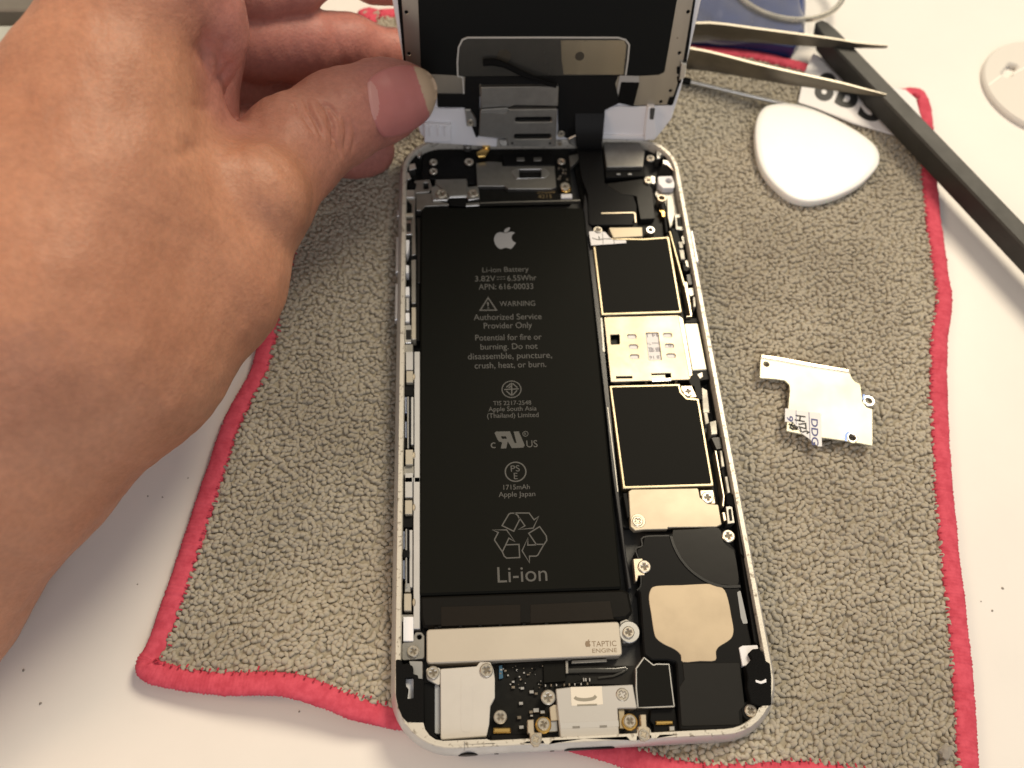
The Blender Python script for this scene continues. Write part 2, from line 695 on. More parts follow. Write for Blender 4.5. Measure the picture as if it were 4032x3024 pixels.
def inside(poly, x, y):
    poly = np.asarray(poly)
    c = np.zeros(len(x), bool)
    j = len(poly) - 1
    for i in range(len(poly)):
        xi, yi = poly[i]
        xj, yj = poly[j]
        cond = ((yi > y) != (yj > y)) & (x < (xj - xi) * (y - yi) / (yj - yi + 1e-12) + xi)
        c ^= cond
        j = i
    return c


mb = MB()
bx0, by0 = inner[:, 0].min(), inner[:, 1].min()
nbx, nby = int((inner[:, 0].max() - bx0) / 1.6) + 2, int((inner[:, 1].max() - by0) / 1.6) + 2
BX, BY = np.meshgrid(bx0 + np.arange(nbx) * 1.6, by0 + np.arange(nby) * 1.6, indexing='ij')
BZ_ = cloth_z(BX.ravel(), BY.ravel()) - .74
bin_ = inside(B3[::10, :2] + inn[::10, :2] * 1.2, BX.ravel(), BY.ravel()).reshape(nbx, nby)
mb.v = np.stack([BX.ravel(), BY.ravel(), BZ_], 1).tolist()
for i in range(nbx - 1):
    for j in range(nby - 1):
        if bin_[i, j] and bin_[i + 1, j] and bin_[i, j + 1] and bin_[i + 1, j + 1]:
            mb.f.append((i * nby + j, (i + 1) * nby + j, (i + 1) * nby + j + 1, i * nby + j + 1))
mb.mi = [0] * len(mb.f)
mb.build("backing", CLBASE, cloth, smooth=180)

# tufts: little looped knobs in rows that drift, one mesh, part of the cloth
uv = np.array((U('s', 3735, 1500) - U('s', 3830, 2600))[:2])
uv /= np.linalg.norm(uv)                         # along the cloth
vv = np.array([uv[1], -uv[0]])
xs, ys = [], []
sp = 1.0
for i in range(-130, 130):
    for j in range(-130, 130):
        dr = 1.2 * math.sin(i * .09 + j * .05) + .9 * math.sin(j * .11)
        q = np.array([50, 90]) + uv * (i * sp + rng.normal() * .30 + (0.5 * sp if j % 2 else 0)) + vv * (j * sp * .95 + dr * .25 + rng.normal() * .26)
        xs.append(q[0])
        ys.append(q[1])
xs, ys = np.array(xs), np.array(ys)
keep = inside(inner[::10, :2], xs, ys) & ~((xs > 4) & (xs < 63) & (ys > 4) & (ys < 134))
xs, ys = xs[keep], ys[keep]
nT = len(xs)
zc = cloth_z(xs, ys)
# template: dome knob
tv, tf = [], []
for r_, z_ in ((1.0, -.9), (1.06, -.05), (.92, .42), (.55, .80)):
    for k in range(7):
        a = 2 * math.pi * k / 7
        tv.append((r_ * math.cos(a), r_ * math.sin(a), z_))
tv.append((0, 0, .95))
for i in range(3):
    for k in range(7):
        k2 = (k + 1) % 7
        tf.append((i * 7 + k, i * 7 + k2, (i + 1) * 7 + k2, (i + 1) * 7 + k))
tf3 = [(21 + k, 21 + (k + 1) % 7, 28) for k in range(7)]
tv = np.array(tv)
ang = math.atan2(vv[1], vv[0]) + .5 + rng.normal(size=nT) * .55 + 1.57 * (rng.random(nT) < .25)
rx = rng.uniform(.54, .88, nT)
ry = rng.uniform(.40, .55, nT)
rz = rng.uniform(.40, .60, nT)
tilt = rng.normal(size=(nT, 2)) * .28
X = tv[None, :, 0] * rx[:, None]
Y = tv[None, :, 1] * ry[:, None]
Z = tv[None, :, 2] * rz[:, None]
jit = 1 + rng.normal(size=X.shape) * .06
X, Y = X * jit, Y * jit
ca, sa = np.cos(ang)[:, None], np.sin(ang)[:, None]
X2 = X * ca - Y * sa + Z * tilt[:, :1]
Y2 = X * sa + Y * ca + Z * tilt[:, 1:]
V = np.stack([X2 + xs[:, None], Y2 + ys[:, None], Z - 0.55 + zc[:, None] + rng.normal(size=nT)[:, None] * .10], 2).reshape(-1, 3)
nv = len(tv)
base = (np.arange(nT) * nv)[:, None, None]
Q = (np.array(tf)[None] + base).reshape(-1, 4)
T3 = (np.array(tf3)[None] + base).reshape(-1, 3)
me = bpy.data.meshes.new("terry_pile")
off = np.array(cloth.location) / S
me.from_pydata(((V - off) * S).tolist(), [], Q.tolist() + T3.tolist())
me.polygons.foreach_set("use_smooth", [True] * len(me.polygons))
me.materials.append(PILE)
pile = bpy.data.objects.new("terry_pile", me)
link(pile, cloth)
pile['kind'] = "stuff"

# white label sewn across the corner of the cloth
tagpts = g('j', [(375, 30), (250, 320), (160, 745), (420, 830), (950, 1045), (1560, 1215), (1990, 1060), (1925, 900), (1870, 690), (1720, 560),
                 (1480, 520), (1000, 330)], 0.9)
plate("sewn_label", rd(tagpts, .4), 0.55, 0.85, mat("white_satin_label", (0.74, 0.72, 0.72), 0.5, bump=0.1, bscale=6), cloth, label="white satin label with bold black lettering")
for body, pl, pr, ch in (("8", (370, 655), (640, 735), 370), ("b", (680, 745), (975, 850), 330), ("S", (1010, 930), (1330, 1040), 330)):
    mb = MB()
    text_px(mb, body, 'j', pl, pr, ch, 0.9, 0, .045)
    mb.build("label_letter", INKK, cloth)

# =================================================================================================
# THE PHONE
# =================================================================================================
PW, PH, RZ = 67.0, 138.2, 5.8
phone = thing("smartphone", "opened silver phone body showing its black battery and circuit board on the grey cloth", "phone", (33.5, 69, 0))


def rrect(inset, n=10, r=10.2, top=None):
    x0, x1, y0, y1 = inset, PW - inset, inset, PH - inset
    r = max(r - inset, .8)
    out = []
    for cx, cy, a in ((x1 - r, y0 + r, -90), (x1 - r, y1 - r, 0), (x0 + r, y1 - r, 90), (x0 + r, y0 + r, 180)):
        for k in range(n + 1):
            t = math.radians(a + 90 * k / n)
            out.append((cx + r * math.cos(t), cy + r * math.sin(t)))
    return out


def ringsweep(mb, prof, mi=0, capb=True, capt=True):
    rings = [[(x, y, z) for x, y in rrect(i)] for i, z in prof]
    n = len(rings[0])
    V = [q for r in rings for q in r]
    F = []
    for i in range(len(rings) - 1):
        for k in range(n):
            k2 = (k + 1) % n
            F.append((i * n + k, i * n + k2, (i + 1) * n + k2, (i + 1) * n + k))
    if capb:
        F.append(tuple(range(n - 1, -1, -1)))
    if capt:
        F.append(tuple((len(rings) - 1) * n + k for k in range(n)))
    mb.add(V, F, mi)


mb = MB()
ringsweep(mb, [(1.7, 0.0), (.3, .25), (-.45, .8), (-.8, 1.8), (-.9, 2.8), (-.82, 3.7), (-.55, 4.5), (-.2, 5.2), (0, 5.5)], 0, True, False)
case = mb.build("rear_case", ALU, phone, smooth=50)
mb = MB()
ringsweep(mb, [(0, 5.5), (.06, 5.72), (.15, RZ), (.92, RZ), (1.0, RZ - .1), (1.03, 3.2)], 0, False, False)
mb.build("case_rim", RIMM, phone, "worn flat rim of the metal case", smooth=40)
mb = MB()
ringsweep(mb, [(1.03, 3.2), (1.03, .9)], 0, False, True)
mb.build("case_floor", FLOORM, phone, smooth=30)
# wider ledges of the rim along the lower end and in the lower corners
led = g('6', [(250, 1165), (300, 1175), (455, 1175), (470, 1240), (520, 1310), (590, 1360), (680, 1375), (1150, 1355), (1190, 1370), (1240, 1405), (1560, 1400),
              (1625, 1355), (1750, 1350), (1775, 1400), (1830, 1410), (1880, 1365), (2212, 1350)], RZ) + \
    g('7', [(640, 1165), (690, 1215), (760, 1215), (770, 1110), (880, 1110), (890, 1190), (950, 1195), (985, 1160), (1160, 1160), (1720, 1135), (1790, 1080),
            (1900, 1000), (1945, 900), (2030, 880)], RZ)
bot = [(q[0], q[1]) for q in rrect(.7) if q[1] < 13]
bot_r = sorted([q for q in bot if q[0] > 33], key=lambda q: (-q[1], q[0]))
bot_l = sorted([q for q in bot if q[0] <= 33], key=lambda q: (q[1], q[0]))
poly = led + [q for q in bot_r if q[1] < led[-1][1]] + [q for q in sorted(bot_l, key=lambda q: q[1]) if q[1] < led[0][1]]
plate("lower_ledge", poly, 3.6, RZ + .02, RIMM, phone, ch=.15, label="wide lower rim of the case with screw notches")

# battery ----------------------------------------------------------------------------------------
BZ = 4.7
batt_out = g('c', [(18, 42), (1795, 45)], BZ) + g('e', [(2208, 1012), (3, 1088)], BZ)
battery = plate("battery", rd(batt_out, [1.6, 1.6, .5, .5], 6), 1.0, BZ, BATT, phone, ch=.35, label="black lithium battery printed with grey text")
flap = g('e', [(6, 1096), (2216, 1022)], 4.35) + g('l', [(2120, 1290), (2175, 1560), (2095, 1645)], 4.35) + g('e', [(1500, 1405), (240, 1440), (45, 1440), (15, 1330)], 4.35)
plate("terminal_flap", rd(flap, .5, 3), 1.0, 4.35, FLAPM, battery, ch=.5)
mb = MB()
plate_mb(mb, g('e', [(240, 1215), (1105, 1190), (1105, 1398), (240, 1425)], 4.42), 4.2, 4.42, (), .03)
plate_mb(mb, g('e', [(1212, 1190), (2080, 1150), (2120, 1350), (1212, 1395)], 4.42), 4.2, 4.42, (), .03)
mb.pieces("terminal_tape", TAPE, battery)
TZB = BZ + .025
for body, k, pl, pr, ch in (
        ("Li-ion Battery", 'c', (690, 753), (1196, 742), 53), ("3.82V", 'c', (610, 852), (833, 847), 58), ("6.55Whr", 'c', (962, 846), (1280, 838), 58),
        ("APN: 616-00033", 'c', (650, 941), (1245, 933), 60), ("!", 'c', (742, 1147), (766, 1146), 70), ("WARNING", 'c', (877, 1122), (1265, 1116), 54),
        ("Authorized Service", 'c', (596, 1273), (1335, 1262), 62), ("Provider Only", 'c', (706, 1366), (1232, 1356), 62),
        ("Potential for fire or", 'c', (613, 1496), (1335, 1484), 62), ("burning. Do not", 'c', (670, 1594), (1292, 1584), 62),
        ("disassemble, puncture,", 'd', (532, 42), (1448, 24), 64), ("crush, heat, or burn.", 'd', (606, 141), (1386, 123), 64),
        ("TIS 2217-2548", 'd', (808, 542), (1222, 533), 45), ("Apple South Asia", 'd', (757, 608), (1280, 597), 48),
        ("(Thailand) Limited", 'd', (742, 680), (1302, 668), 50), ("c", 'd', (781, 1008), (834, 1007), 92), ("US", 'd', (1172, 999), (1292, 995), 74),
        ("R", 'd', (1146, 868), (1170, 867), 30), ("PS", 'd', (1000, 1264), (1099, 1260), 66), ("E", 'd', (1033, 1346), (1075, 1345), 68),
        ("1715mAh", 'd', (920, 1461), (1206, 1453), 52), ("Apple Japan", 'd', (867, 1540), (1266, 1530), 54),
        ("Li-ion", 'l', (372, 1165), (1036, 1140), 205)):
    mb = MB()
    text_px(mb, body, k, pl, pr, ch, TZB)
    mb.build("printed_text", PRINT, battery, smooth=0)


def strokes(mb, k, lines, w, z, closed=False):
    for i, ln in enumerate(lines):
        p = g(k, ln, z)
        ribbon_mb(mb, p, w, z - .01, z + i * .002, closed)


mb = MB()
strokes(mb, 'c', [[(752, 1030), (666, 1166), (843, 1164)]], .30, TZB, True)                     # warning triangle
mb.build("warning_triangle", PRINT, battery, smooth=0)
mb = MB()
strokes(mb, 'c', [[(845, 804), (940, 801)], [(845, 829), (870, 828)], [(880, 828), (905, 827)], [(915, 827), (940, 826)]], .13, TZB)
mb.build("direct_current_symbol", PRINT, battery, smooth=0)
mb = MB()
strokes(mb, 'd', [circ((1007, 367), 103, 40, 90)], .22, TZB, True)
strokes(mb, 'd', [[(1007, 297), (1010, 437)], [(927, 370), (1086, 362)], [(950, 346), (998, 305)], [(1018, 303), (1070, 348)], [(950, 385), (1000, 430)],
                  [(1020, 430), (1068, 378)], [(975, 352), (1000, 330)]], .26, TZB)
mb.build("diamond_mark", PRINT, battery, smooth=0)
mb = MB()
strokes(mb, 'd', [circ((1158, 852), 29, 24, 27)], .12, TZB, True)
mb.build("registered_ring", PRINT, battery, smooth=0)
mb = MB()
strokes(mb, 'd', [circ((1051, 1265), 112, 44, 104)], .26, TZB, True)
mb.build("round_mark_ring", PRINT, battery, smooth=0)
mb = MB()
# mirrored RU mark
plate_mb(mb, g('d', [(835, 828), (990, 825), (1040, 952), (1062, 952), (1030, 828), (1085, 825), (1150, 975), (1135, 1002), (1010, 1008), (985, 965), (965, 935), (950, 1010),
                     (890, 1012), (905, 945), (870, 935), (855, 915), (822, 845)], TZB), TZB - .01, TZB, [g('d', [(890, 880), (945, 878), (957, 905), (905, 907)], TZB)], 0)
mb.build("component_mark", PRINT, battery, smooth=0)
mb = MB()
strokes(mb, 'l', [[(430, 405), (520, 252), (548, 238), (600, 240), (640, 270), (665, 320), (585, 480)],
                  [(785, 507), (930, 418), (1018, 540), (1026, 600), (990, 655), (885, 655)]], .24, TZB, True)
strokes(mb, 'l', [[(590, 237), (790, 237), (857, 328), (920, 280), (845, 438), (645, 458), (735, 408), (660, 300)],
                  [(985, 660), (905, 800), (880, 812), (795, 812), (795, 900), (697, 740), (775, 565), (772, 665), (890, 660)],
                  [(480, 662), (655, 655), (665, 830), (490, 838), (458, 812), (434, 755)]], .24, TZB)
strokes(mb, 'l', [[(300, 462), (490, 462), (600, 618), (520, 572), (434, 755), (330, 600), (334, 580), (380, 495)]], .24, TZB, True)
mb.build("recycling_mark", PRINT, battery, smooth=0)
mb = MB()
apple_mb(mb, lambda p: g('c', p, TZB), TZB)
mb.build("fruit_logo", LOGO, battery, smooth=0)

# screws: one mesh, copied ------------------------------------------------------------------------


def screw_mesh():
    mb = MB()
    a, b = .62, .17
    cross = [(b, a), (-b, a), (-b, b), (-a, b), (-a, -b), (-b, -b), (-b, -a), (b, -a), (b, -b), (a, -b), (a, b), (b, b)]
    cross = [(x * .8, y * .8) for x, y in cross]
    plate_mb(mb, circ((0, 0), 1, 28), -.5, .0, [cross], .14)
    plate_mb(mb, [(x * 1.02, y * 1.02) for x, y in circ((0, 0), .6, 12)], -.5, -.22, (), 0, 1)
    o = mb.build("screw", [SCREWM, RECESS])
    me = o.data
    bpy.data.objects.remove(o)
    return me


SCREW = screw_mesh()


def screw(parent, k, x, y, rpx, z, rot=0.0, name="screw"):
    c = U(k, x, y, z)
    e = U(k, x + rpx, y, z)
    r = np.linalg.norm(e - c)
    o = bpy.data.objects.new(name, SCREW)
    link(o, parent)
    o.location = (Vector(c) - Vector(root_of(parent).location) / S) * S
    o.scale = (r, r, 1.0)
    o.rotation_euler = (0, 0, rot)
    return o


# vibration motor ---------------------------------------------------------------------------------
mot = rd([g('6', [(496, 150)], 4.9)[0], g('5', [(520, 960)], 4.9)[0], g('5', [(556, 1330)], 4.9)[0], g('6', [(496, 522)], 4.9)[0]], .7)
motor = plate("vibration_motor", mot, 1.2, 4.9, mat("satin_tin", (0.50, 0.455, 0.385), .48, .45, var=.05, vscale=1.0), phone, ch=.18, label="long satin metal vibration motor with brown lettering")
mb = MB()
text_px(mb, "TAPTIC", '5', (224, 1234), (492, 1226), 58, 4.93)
text_px(mb, "ENGINE", '5', (229, 1301), (498, 1292), 44, 4.93)
apple_mb(mb, lambda p: g('5', [(180 + (x - 935) * .255, 1197 + (y - 385) * .36) for x, y in p], 4.93), 4.93)
mb.build("engraved_text", PRINTD, motor, smooth=0)
mb = MB()
for X in (200, 640, 865, 1080, 1300, 1560, 1800, 2050):
    p = U('6', X + 400 if X < 300 else X, 140 - X * .028, 4.9)
    box_mb(mb, p[0] - .28, p[0] + .28, p[1] - .1, p[1] + .25, 4.2, 4.75, 0, .04)
mb.pieces("weld_notch", BLACK, motor)
ear = plate("mounting_ear", rd(g('6', [(375, 178), (445, 178), (474, 222), (474, 466), (228, 492), (228, 292), (335, 280), (352, 230)], 4.2), .5), 1.5, 4.2, DULLST, motor,
            holes=[circ(U('6', 418, 232, 4.2)[:2], .42, 16)], ch=.1)
screw(motor, '6', 352, 385, 66, 4.7, .5)
c = U('5', 630, 1072, 4.3)
plate("mounting_ear", circ(c[:2], 2.0, 30), 1.5, 4.3, STEEL, motor, ch=.15)
screw(motor, '5', 624, 1074, 64, 4.75, .25)
plate("clear_shim", rd(g('5', [(525, 960), (600, 930), (690, 985), (720, 1080), (690, 1180), (555, 1200)], 3.9), .4), 1.2, 3.9, DULLST, motor, ch=.1)

# lower left: grey speaker box, rubber, board ------------------------------------------------------
gb = plate("grey_cover", rd(g('6', [(646, 580), (1040, 552), (1080, 500), (1190, 505), (1226, 585), (1240, 690), (1240, 895), (1190, 985), (1178, 1180), (1150, 1312), (920, 1330),
                                    (650, 1350)], 4.6), .35), 1.2, 4.6, GRAYP, phone, ch=.12, label="light grey cover plate in the lower left corner")
plate("side_tab", rd(g('6', [(490, 570), (646, 565), (646, 772), (500, 690)], 4.3), .5), 2, 4.3, GRAYP, gb, ch=.1)
plate("side_wall", rd(g('6', [(585, 740), (643, 770), (646, 1292), (585, 1282)], 3.6), .3), 1.2, 3.6, mat("blue_grey_wall", (0.34, 0.36, 0.38), .5), gb, ch=.08)
screw(gb, '6', 566, 618, 70, 4.75, .15)
screw(gb, '6', 1150, 592, 74, 5.0, .9)
plate("embossed_oval", rd(g('6', [(870, 640), (1000, 640), (1000, 1270), (870, 1270)], 4.62), 1.0, 6), 4.5, 4.63, GRAYP, gb, ch=.02)
rub = rd(g('6', [(165, 485), (225, 490), (235, 545), (290, 525), (350, 560), (352, 640), (400, 660), (400, 700), (466, 700), (466, 1165), (290, 1165), (235, 1110), (190, 1000), (166, 880)], 5.2), .3)
rubber = plate("rubber_gasket", rub, 2.0, 5.98, FOAM, phone, holes=[rd(g('6', [(266, 690), (355, 680), (358, 905), (285, 915), (300, 800), (268, 770)], 5.2), .25)], ch=.1, label="frayed black gasket in the lower left corner")
plate("white_clip", rd(g('6', [(262, 685), (360, 680), (360, 912), (280, 920)], 4.6), .3), 2, 4.6, WHITEP, rubber, ch=.1)
plate("corner_clip", rd(g('6', [(300, 490), (455, 495), (455, 695), (400, 690), (398, 655), (345, 640)], 4.4), .3), 2, 4.4, STEEL, phone, ch=.1)
plate("speaker_mesh_block", rd(g('6', [(466, 735), (590, 735), (590, 1285), (650, 1350), (600, 1345), (520, 1285), (470, 1210)], 3.4), .4), 1.1, 3.4, BLACK, phone, ch=.1)
board = plate("lower_flex_board", rd(g('6', [(1240, 540), (1990, 480), (2212, 700), (1910, 790), (1640, 1290), (1610, 1380), (1560, 1405), (1240, 1405), (1160, 1320), (1185, 1000), (1245, 900)], 2.8), .4), 1.1, 2.8, BOARD, phone,
              ch=.06, label="dark lower flex board crowded with tiny chips")
random.seed(11)
mb = MB()
spots = [(1440, 720, 30), (1440, 780, 34), (1525, 955, 44), (1540, 790, 40), (1640, 830, 46), (1690, 850, 30), (1635, 1050, 38), (1690, 1030, 60), (1760, 1050, 46), (1505, 1110, 40),
         (1530, 1215, 48), (1640, 1090, 30), (1310, 590, 26), (1355, 600, 26), (1300, 630, 22)]
for x, y, w in spots:
    p = U('6', x, y, 3.3)
    w = w * .36 * .047 * .5
    box_mb(mb, p[0] - w, p[0] + w, p[1] - w * .7, p[1] + w * .7, 2.7, 3.3 + random.random() * .2, random.choice((0, 0, 1)), .05)
for i in range(48):
    x, y = random.uniform(1290, 1760), random.uniform(545, 790)
    p = U('6', x, y, 3.1)
    w = random.uniform(.07, .2)
    box_mb(mb, p[0] - w, p[0] + w, p[1] - w * .8, p[1] + w * .8, 2.7, 3.0 + random.random() * .3, random.choice((0, 1, 2, 2)), .03)
mb.pieces("chip", [CHIPM, STEEL, BLACK], board)
mb = MB()
for i in range(8):
    p = U('i', 430 + i * 72 + random.uniform(-15, 15), 440 - i * 3, 3.6)
    box_mb(mb, p[0] - .12, p[0] + .12, p[1] - .2, p[1] + .2, 2.7, 3.6, random.choice((0, 1)), .03)
for x in (880, 905, 950):
    p = U('i', x, 372, 3.6)
    box_mb(mb, p[0] - .12, p[0] + .12, p[1] - .3, p[1] + .3, 2.7, 3.6, 1, .03)
mb.pieces("connector_pin", [CHIPM, STEEL], board)
mb = MB()
plate_mb(mb, rd(g('6', [(1285, 545), (1320, 540), (1330, 680), (1285, 690)], 3.3), .1), 2.7, 3.3, (), .03)
mb.build("blue_capacitor", mat("blue_ceramic", (0.03, 0.10, 0.17), .4), board)
screw(board, '6', 1300, 1102, 72, 4.4, .75)
plate("gold_contact", rd(g('6', [(1225, 1218), (1412, 1215), (1418, 1278), (1222, 1280)], 3.6), .15), 2.5, 3.6, GOLD, board, ch=.2)
plate("rubber_seal", rd(g('6', [(1190, 1290), (1600, 1285), (1615, 1350), (1570, 1400), (1240, 1405), (1195, 1340)], 3.3), .5), 1.2, 3.3, BLACK, phone, ch=.2)
plate("chip", rd(g('i', [(412, 185), (660, 180), (670, 390), (420, 410)], 3.4), .1), 2.6, 3.4, STICK, board, ch=.05)
mb = MB()
tube_mb(mb, [U('i', 700, 270, 3.2), U('i', 1000, 262, 3.3), U('i', 1250, 262, 3.2), U('i', 1370, 245, 3.0)], .45, 8, 0, .5)
tube_mb(mb, [U('i', 1050, 350, 3.0), U('i', 1220, 330, 3.1), U('i', 1330, 285, 3.2), U('i', 1390, 245, 3.0)], .2, 8, 0, .5)
mb.pieces("flex_strip", mat("glossy_dark_flex", (0.035, 0.035, 0.032), .18), board)
plate("flex_sheet", rd(g('i', [(680, 210), (1480, 210), (1480, 430), (700, 420)], 2.6), .2), 1.2, 2.65, CHAR, phone, ch=.05)
mb = MB()
plate_mb(mb, rd(g('i', [(668, 150), (700, 150), (702, 300), (672, 300)], 3.7), .08), 2.6, 3.7, (), .05)
plate_mb(mb, rd(g('i', [(740, 150), (1150, 130), (1150, 165), (740, 185)], 3.6), .1), 2.6, 3.6, (), .05)
mb.pieces("bracket_foot", DULLST, board)

# charging port shield ---------------------------------------------------------------------------
port = plate("port_shield", rd(g('i', [(556, 478), (730, 458), (1090, 445), (1450, 428), (1500, 705), (1275, 705), (1292, 1020), (612, 1055), (575, 700)], 4.8), .2), 1.2, 4.8,
             mat("bead_blasted_tin", (0.48, 0.465, 0.44), .42, .35, var=.05, vscale=1), phone, ch=.15, label="pale metal shield over the charging port")
plate("maker_label", rd(g('i', [(725, 458), (1090, 448), (1106, 662), (738, 678)], 4.84), .1), 4.7, 4.85, mat("cream_label", (0.68, 0.63, 0.54), .5), port, ch=.03)
mb = MB()
ribbon_mb(mb, cr(g('i', [(775, 575), (805, 595), (880, 605), (960, 598), (1000, 585), (1022, 560)], 4.88), 4, False), .55, 4.86, 4.88)
ribbon_mb(mb, g('i', [(805, 668), (1035, 660)], 4.88), .25, 4.86, 4.88)
mb.pieces("laser_mark", mat("smudge", (0.26, .24, .19), .6), port)
plate("lower_step", rd(g('i', [(606, 872), (1285, 845), (1290, 918), (608, 945)], 4.83), .1), 4.7, 4.83, mat("step_tin", (0.50, .49, .47), .4, .4), port, ch=.04)
mb = MB()
for x in (795, 1110):
    ribbon_mb(mb, g('i', [(x - 45, 925 - (x - 795) * .03), (x + 40, 922 - (x - 795) * .03)], 4.86), .35, 4.84, 4.86)
mb.pieces("slot_mark", mat("slot_dark", (0.2, .19, .17), .6), port)
screw(port, 'i', 1330, 545, 76, 4.95, .45)
screw(port, 'i', 468, 575, 84, 4.95, .1)
plate("shield_foot", rd(g('i', [(482, 690), (530, 660), (590, 660), (590, 845), (495, 850)], 4.1), .1), 2, 4.1, NICKEL, port, ch=.1)
plate("shield_foot", rd(g('i', [(1280, 710), (1355, 710), (1360, 940), (1296, 940)], 4.1), .1), 2, 4.1, GOLDN, port, ch=.1)
plate("steel_pad", rd(g('i', [(470, 850), (575, 850), (580, 975), (460, 980)], 3.6), .2), 2, 3.6, STEEL, port, ch=.1)
for x, y, r in ((412, 905, 84), (1418, 870, 84)):
    c = U('i', x, y - 8, 4.5)
    plate("gold_washer", circ(c[:2], np.linalg.norm(U('i', x + r + 10, y, 4.5) - U('i', x, y, 4.5)), 26), 3.2, 4.45, GOLD, port, ch=.15)
    screw(port, 'i', x, y - 18, 72, 4.85, .35 if x < 900 else .8)
for pts, sx, sy in (([(225, 838), (300, 832), (305, 985), (395, 985), (392, 1090), (355, 1150), (300, 1155), (262, 1110), (252, 1000), (228, 990)], 325, 1062),
                    ([(1535, 775), (1605, 775), (1612, 915), (1650, 935), (1648, 1060), (1600, 1085), (1540, 1080), (1512, 1030), (1510, 920), (1545, 905)], 1578, 1005)):
    br = plate("hold_down_clip", rd(g('i', pts, 5.9), .15), 4.2, 6.0, NICKEL, phone, ch=.12)
    screw(br, 'i', sx, sy, 62, 6.12, .4)

# black connector cover with a bright outline
cov = rd(g('i', [(1480, 235), (1580, 98), (1695, 192), (1715, 178), (1880, 180), (1945, 690), (1500, 705), (1480, 470)], 4.6), .25)
cc_ = plate("connector_cover", cov, 1.2, 4.55, STEEL, phone, ch=.1, label="house shaped connector cover in black film with bright edge")
plate("cover_film", offset(clean(cov) if area2(clean(cov)) > 0 else clean(cov)[::-1], .30), 4.4, 4.62, STICK, cc_, ch=.03)

# loudspeaker -------------------------------------------------------------------------------------
SPZ = 4.6
spk = plate("loudspeaker", rd(g('4', [(790, 1390), (1085, 1385), (1110, 1350)], SPZ) + g('4', [(1610, 1340), (1790, 1560)], SPZ) + g('5', [(1830, 560), (1960, 1180), (1960, 1300), (1850, 1300), (1850, 1420)], SPZ) +
                              g('7', [(1800, 860), (1780, 1075), (1720, 1110), (1170, 1110), (1140, 450), (1060, 430), (900, 430), (830, 380)], SPZ) + g('5', [(785, 1250), (745, 640), (715, 620), (760, 540), (730, 300), (700, 180), (770, 130)], SPZ), .5),
            1.2, SPZ, BLACK, phone, ch=.25, label="black loudspeaker module with a beige metal plate")
plate("speaker_film", cr(g('4', [(1105, 1345), (1350, 1335), (1600, 1325), (1660, 1480), (1760, 1560)], SPZ + .05), 4, False) +
      cr(g('5', [(1770, 190), (1800, 330), (1815, 555), (1680, 560), (1530, 535), (1400, 465), (1270, 350), (1180, 230), (1120, 110), (1100, 20)], SPZ + .05), 4, False),
      SPZ - .1, SPZ + .06, CHAR, spk, ch=.04)
plate("speaker_plate", cr(g('5', [(925, 572), (1200, 562), (1480, 548), (1590, 560), (1670, 620), (1712, 740), (1742, 900), (1766, 1040), (1750, 1130), (1690, 1185), (1610, 1235), (1575, 1290), (1568, 1385),
                                  (1400, 1392), (1212, 1402), (1190, 1325), (1120, 1262), (1010, 1210), (925, 1145), (895, 1060), (868, 880), (843, 720), (858, 620)], SPZ + .1), 3),
      SPZ - .1, SPZ + .12, mat("beige_nickel_plate", (0.46, 0.375, 0.265), .50, .5, var=.08, vscale=1.2), spk, ch=.08, label="beige metal plate")
plate("cable_cover", rd(g('7', [(1200, 462), (1748, 455), (1800, 860), (1745, 930), (1755, 1055), (1190, 1068), (1165, 700), (1215, 620)], SPZ + .14), .25), SPZ - .1, SPZ + .14, CHAR, spk, ch=.06)
plate("inner_window", rd(g('5', [(1805, 640), (1840, 620), (1920, 980), (1870, 985), (1845, 920)], SPZ + .03), .2), SPZ - .1, SPZ + .03, mat("grey_glass", (.35, .36, .36), .2), spk, ch=.02)
mb = MB()
ribbon_mb(mb, cr(g('5', [(715, 620), (760, 545), (735, 300), (700, 170), (770, 135), (785, 40), (1060, 25)], SPZ + .03), 4, False), .25, SPZ - .05, SPZ + .04)
ribbon_mb(mb, cr(g('5', [(1085, 30), (1120, 140), (1190, 270), (1290, 390), (1420, 490), (1560, 555), (1700, 580), (1840, 575)], SPZ + .18), 4, False), .5, SPZ - .05, SPZ + .2)
mb.pieces("moulded_ridge", mat("gloss_black_ridge", (.006, .006, .006), .25), spk)
plate("ridge_foot", rd(g('5', [(672, 275), (775, 272), (790, 330), (800, 455), (730, 460), (715, 520), (695, 520)], 4.75), .1), 3, 4.75, NICKEL, spk, ch=.1)
screw(spk, '5', 796, 358, 70, 5.1, .05)
screw(spk, '4', 1712, 1408, 70, 5.0, .1)
screw(spk, '7', 1862, 918, 60, 5.0, .75)
plate("screw_recess_cup", circ(U('7', 1862, 925, SPZ + .1)[:2], 1.75, 24), SPZ - .2, SPZ + .1, BLACK, spk, ch=.1)
plate("gold_contact", rd(g('i', [(1718, 850), (1918, 845), (1922, 890), (1718, 895)], 3.8), .1), 2.5, 3.8, GOLD, spk, ch=.15)
plate("steel_contact", rd(g('i', [(1872, 912), (1938, 908), (1940, 965), (1878, 968)], 4.0), .1), 2.5, 4.0, STEEL, spk, ch=.1)
plate("contact_block", rd(g('i', [(1660, 720), (1940, 700), (2000, 1030), (1700, 1050), (1690, 900), (1650, 850)], 3.3), .2), 1.2, 3.3, BLACK, spk, ch=.1)
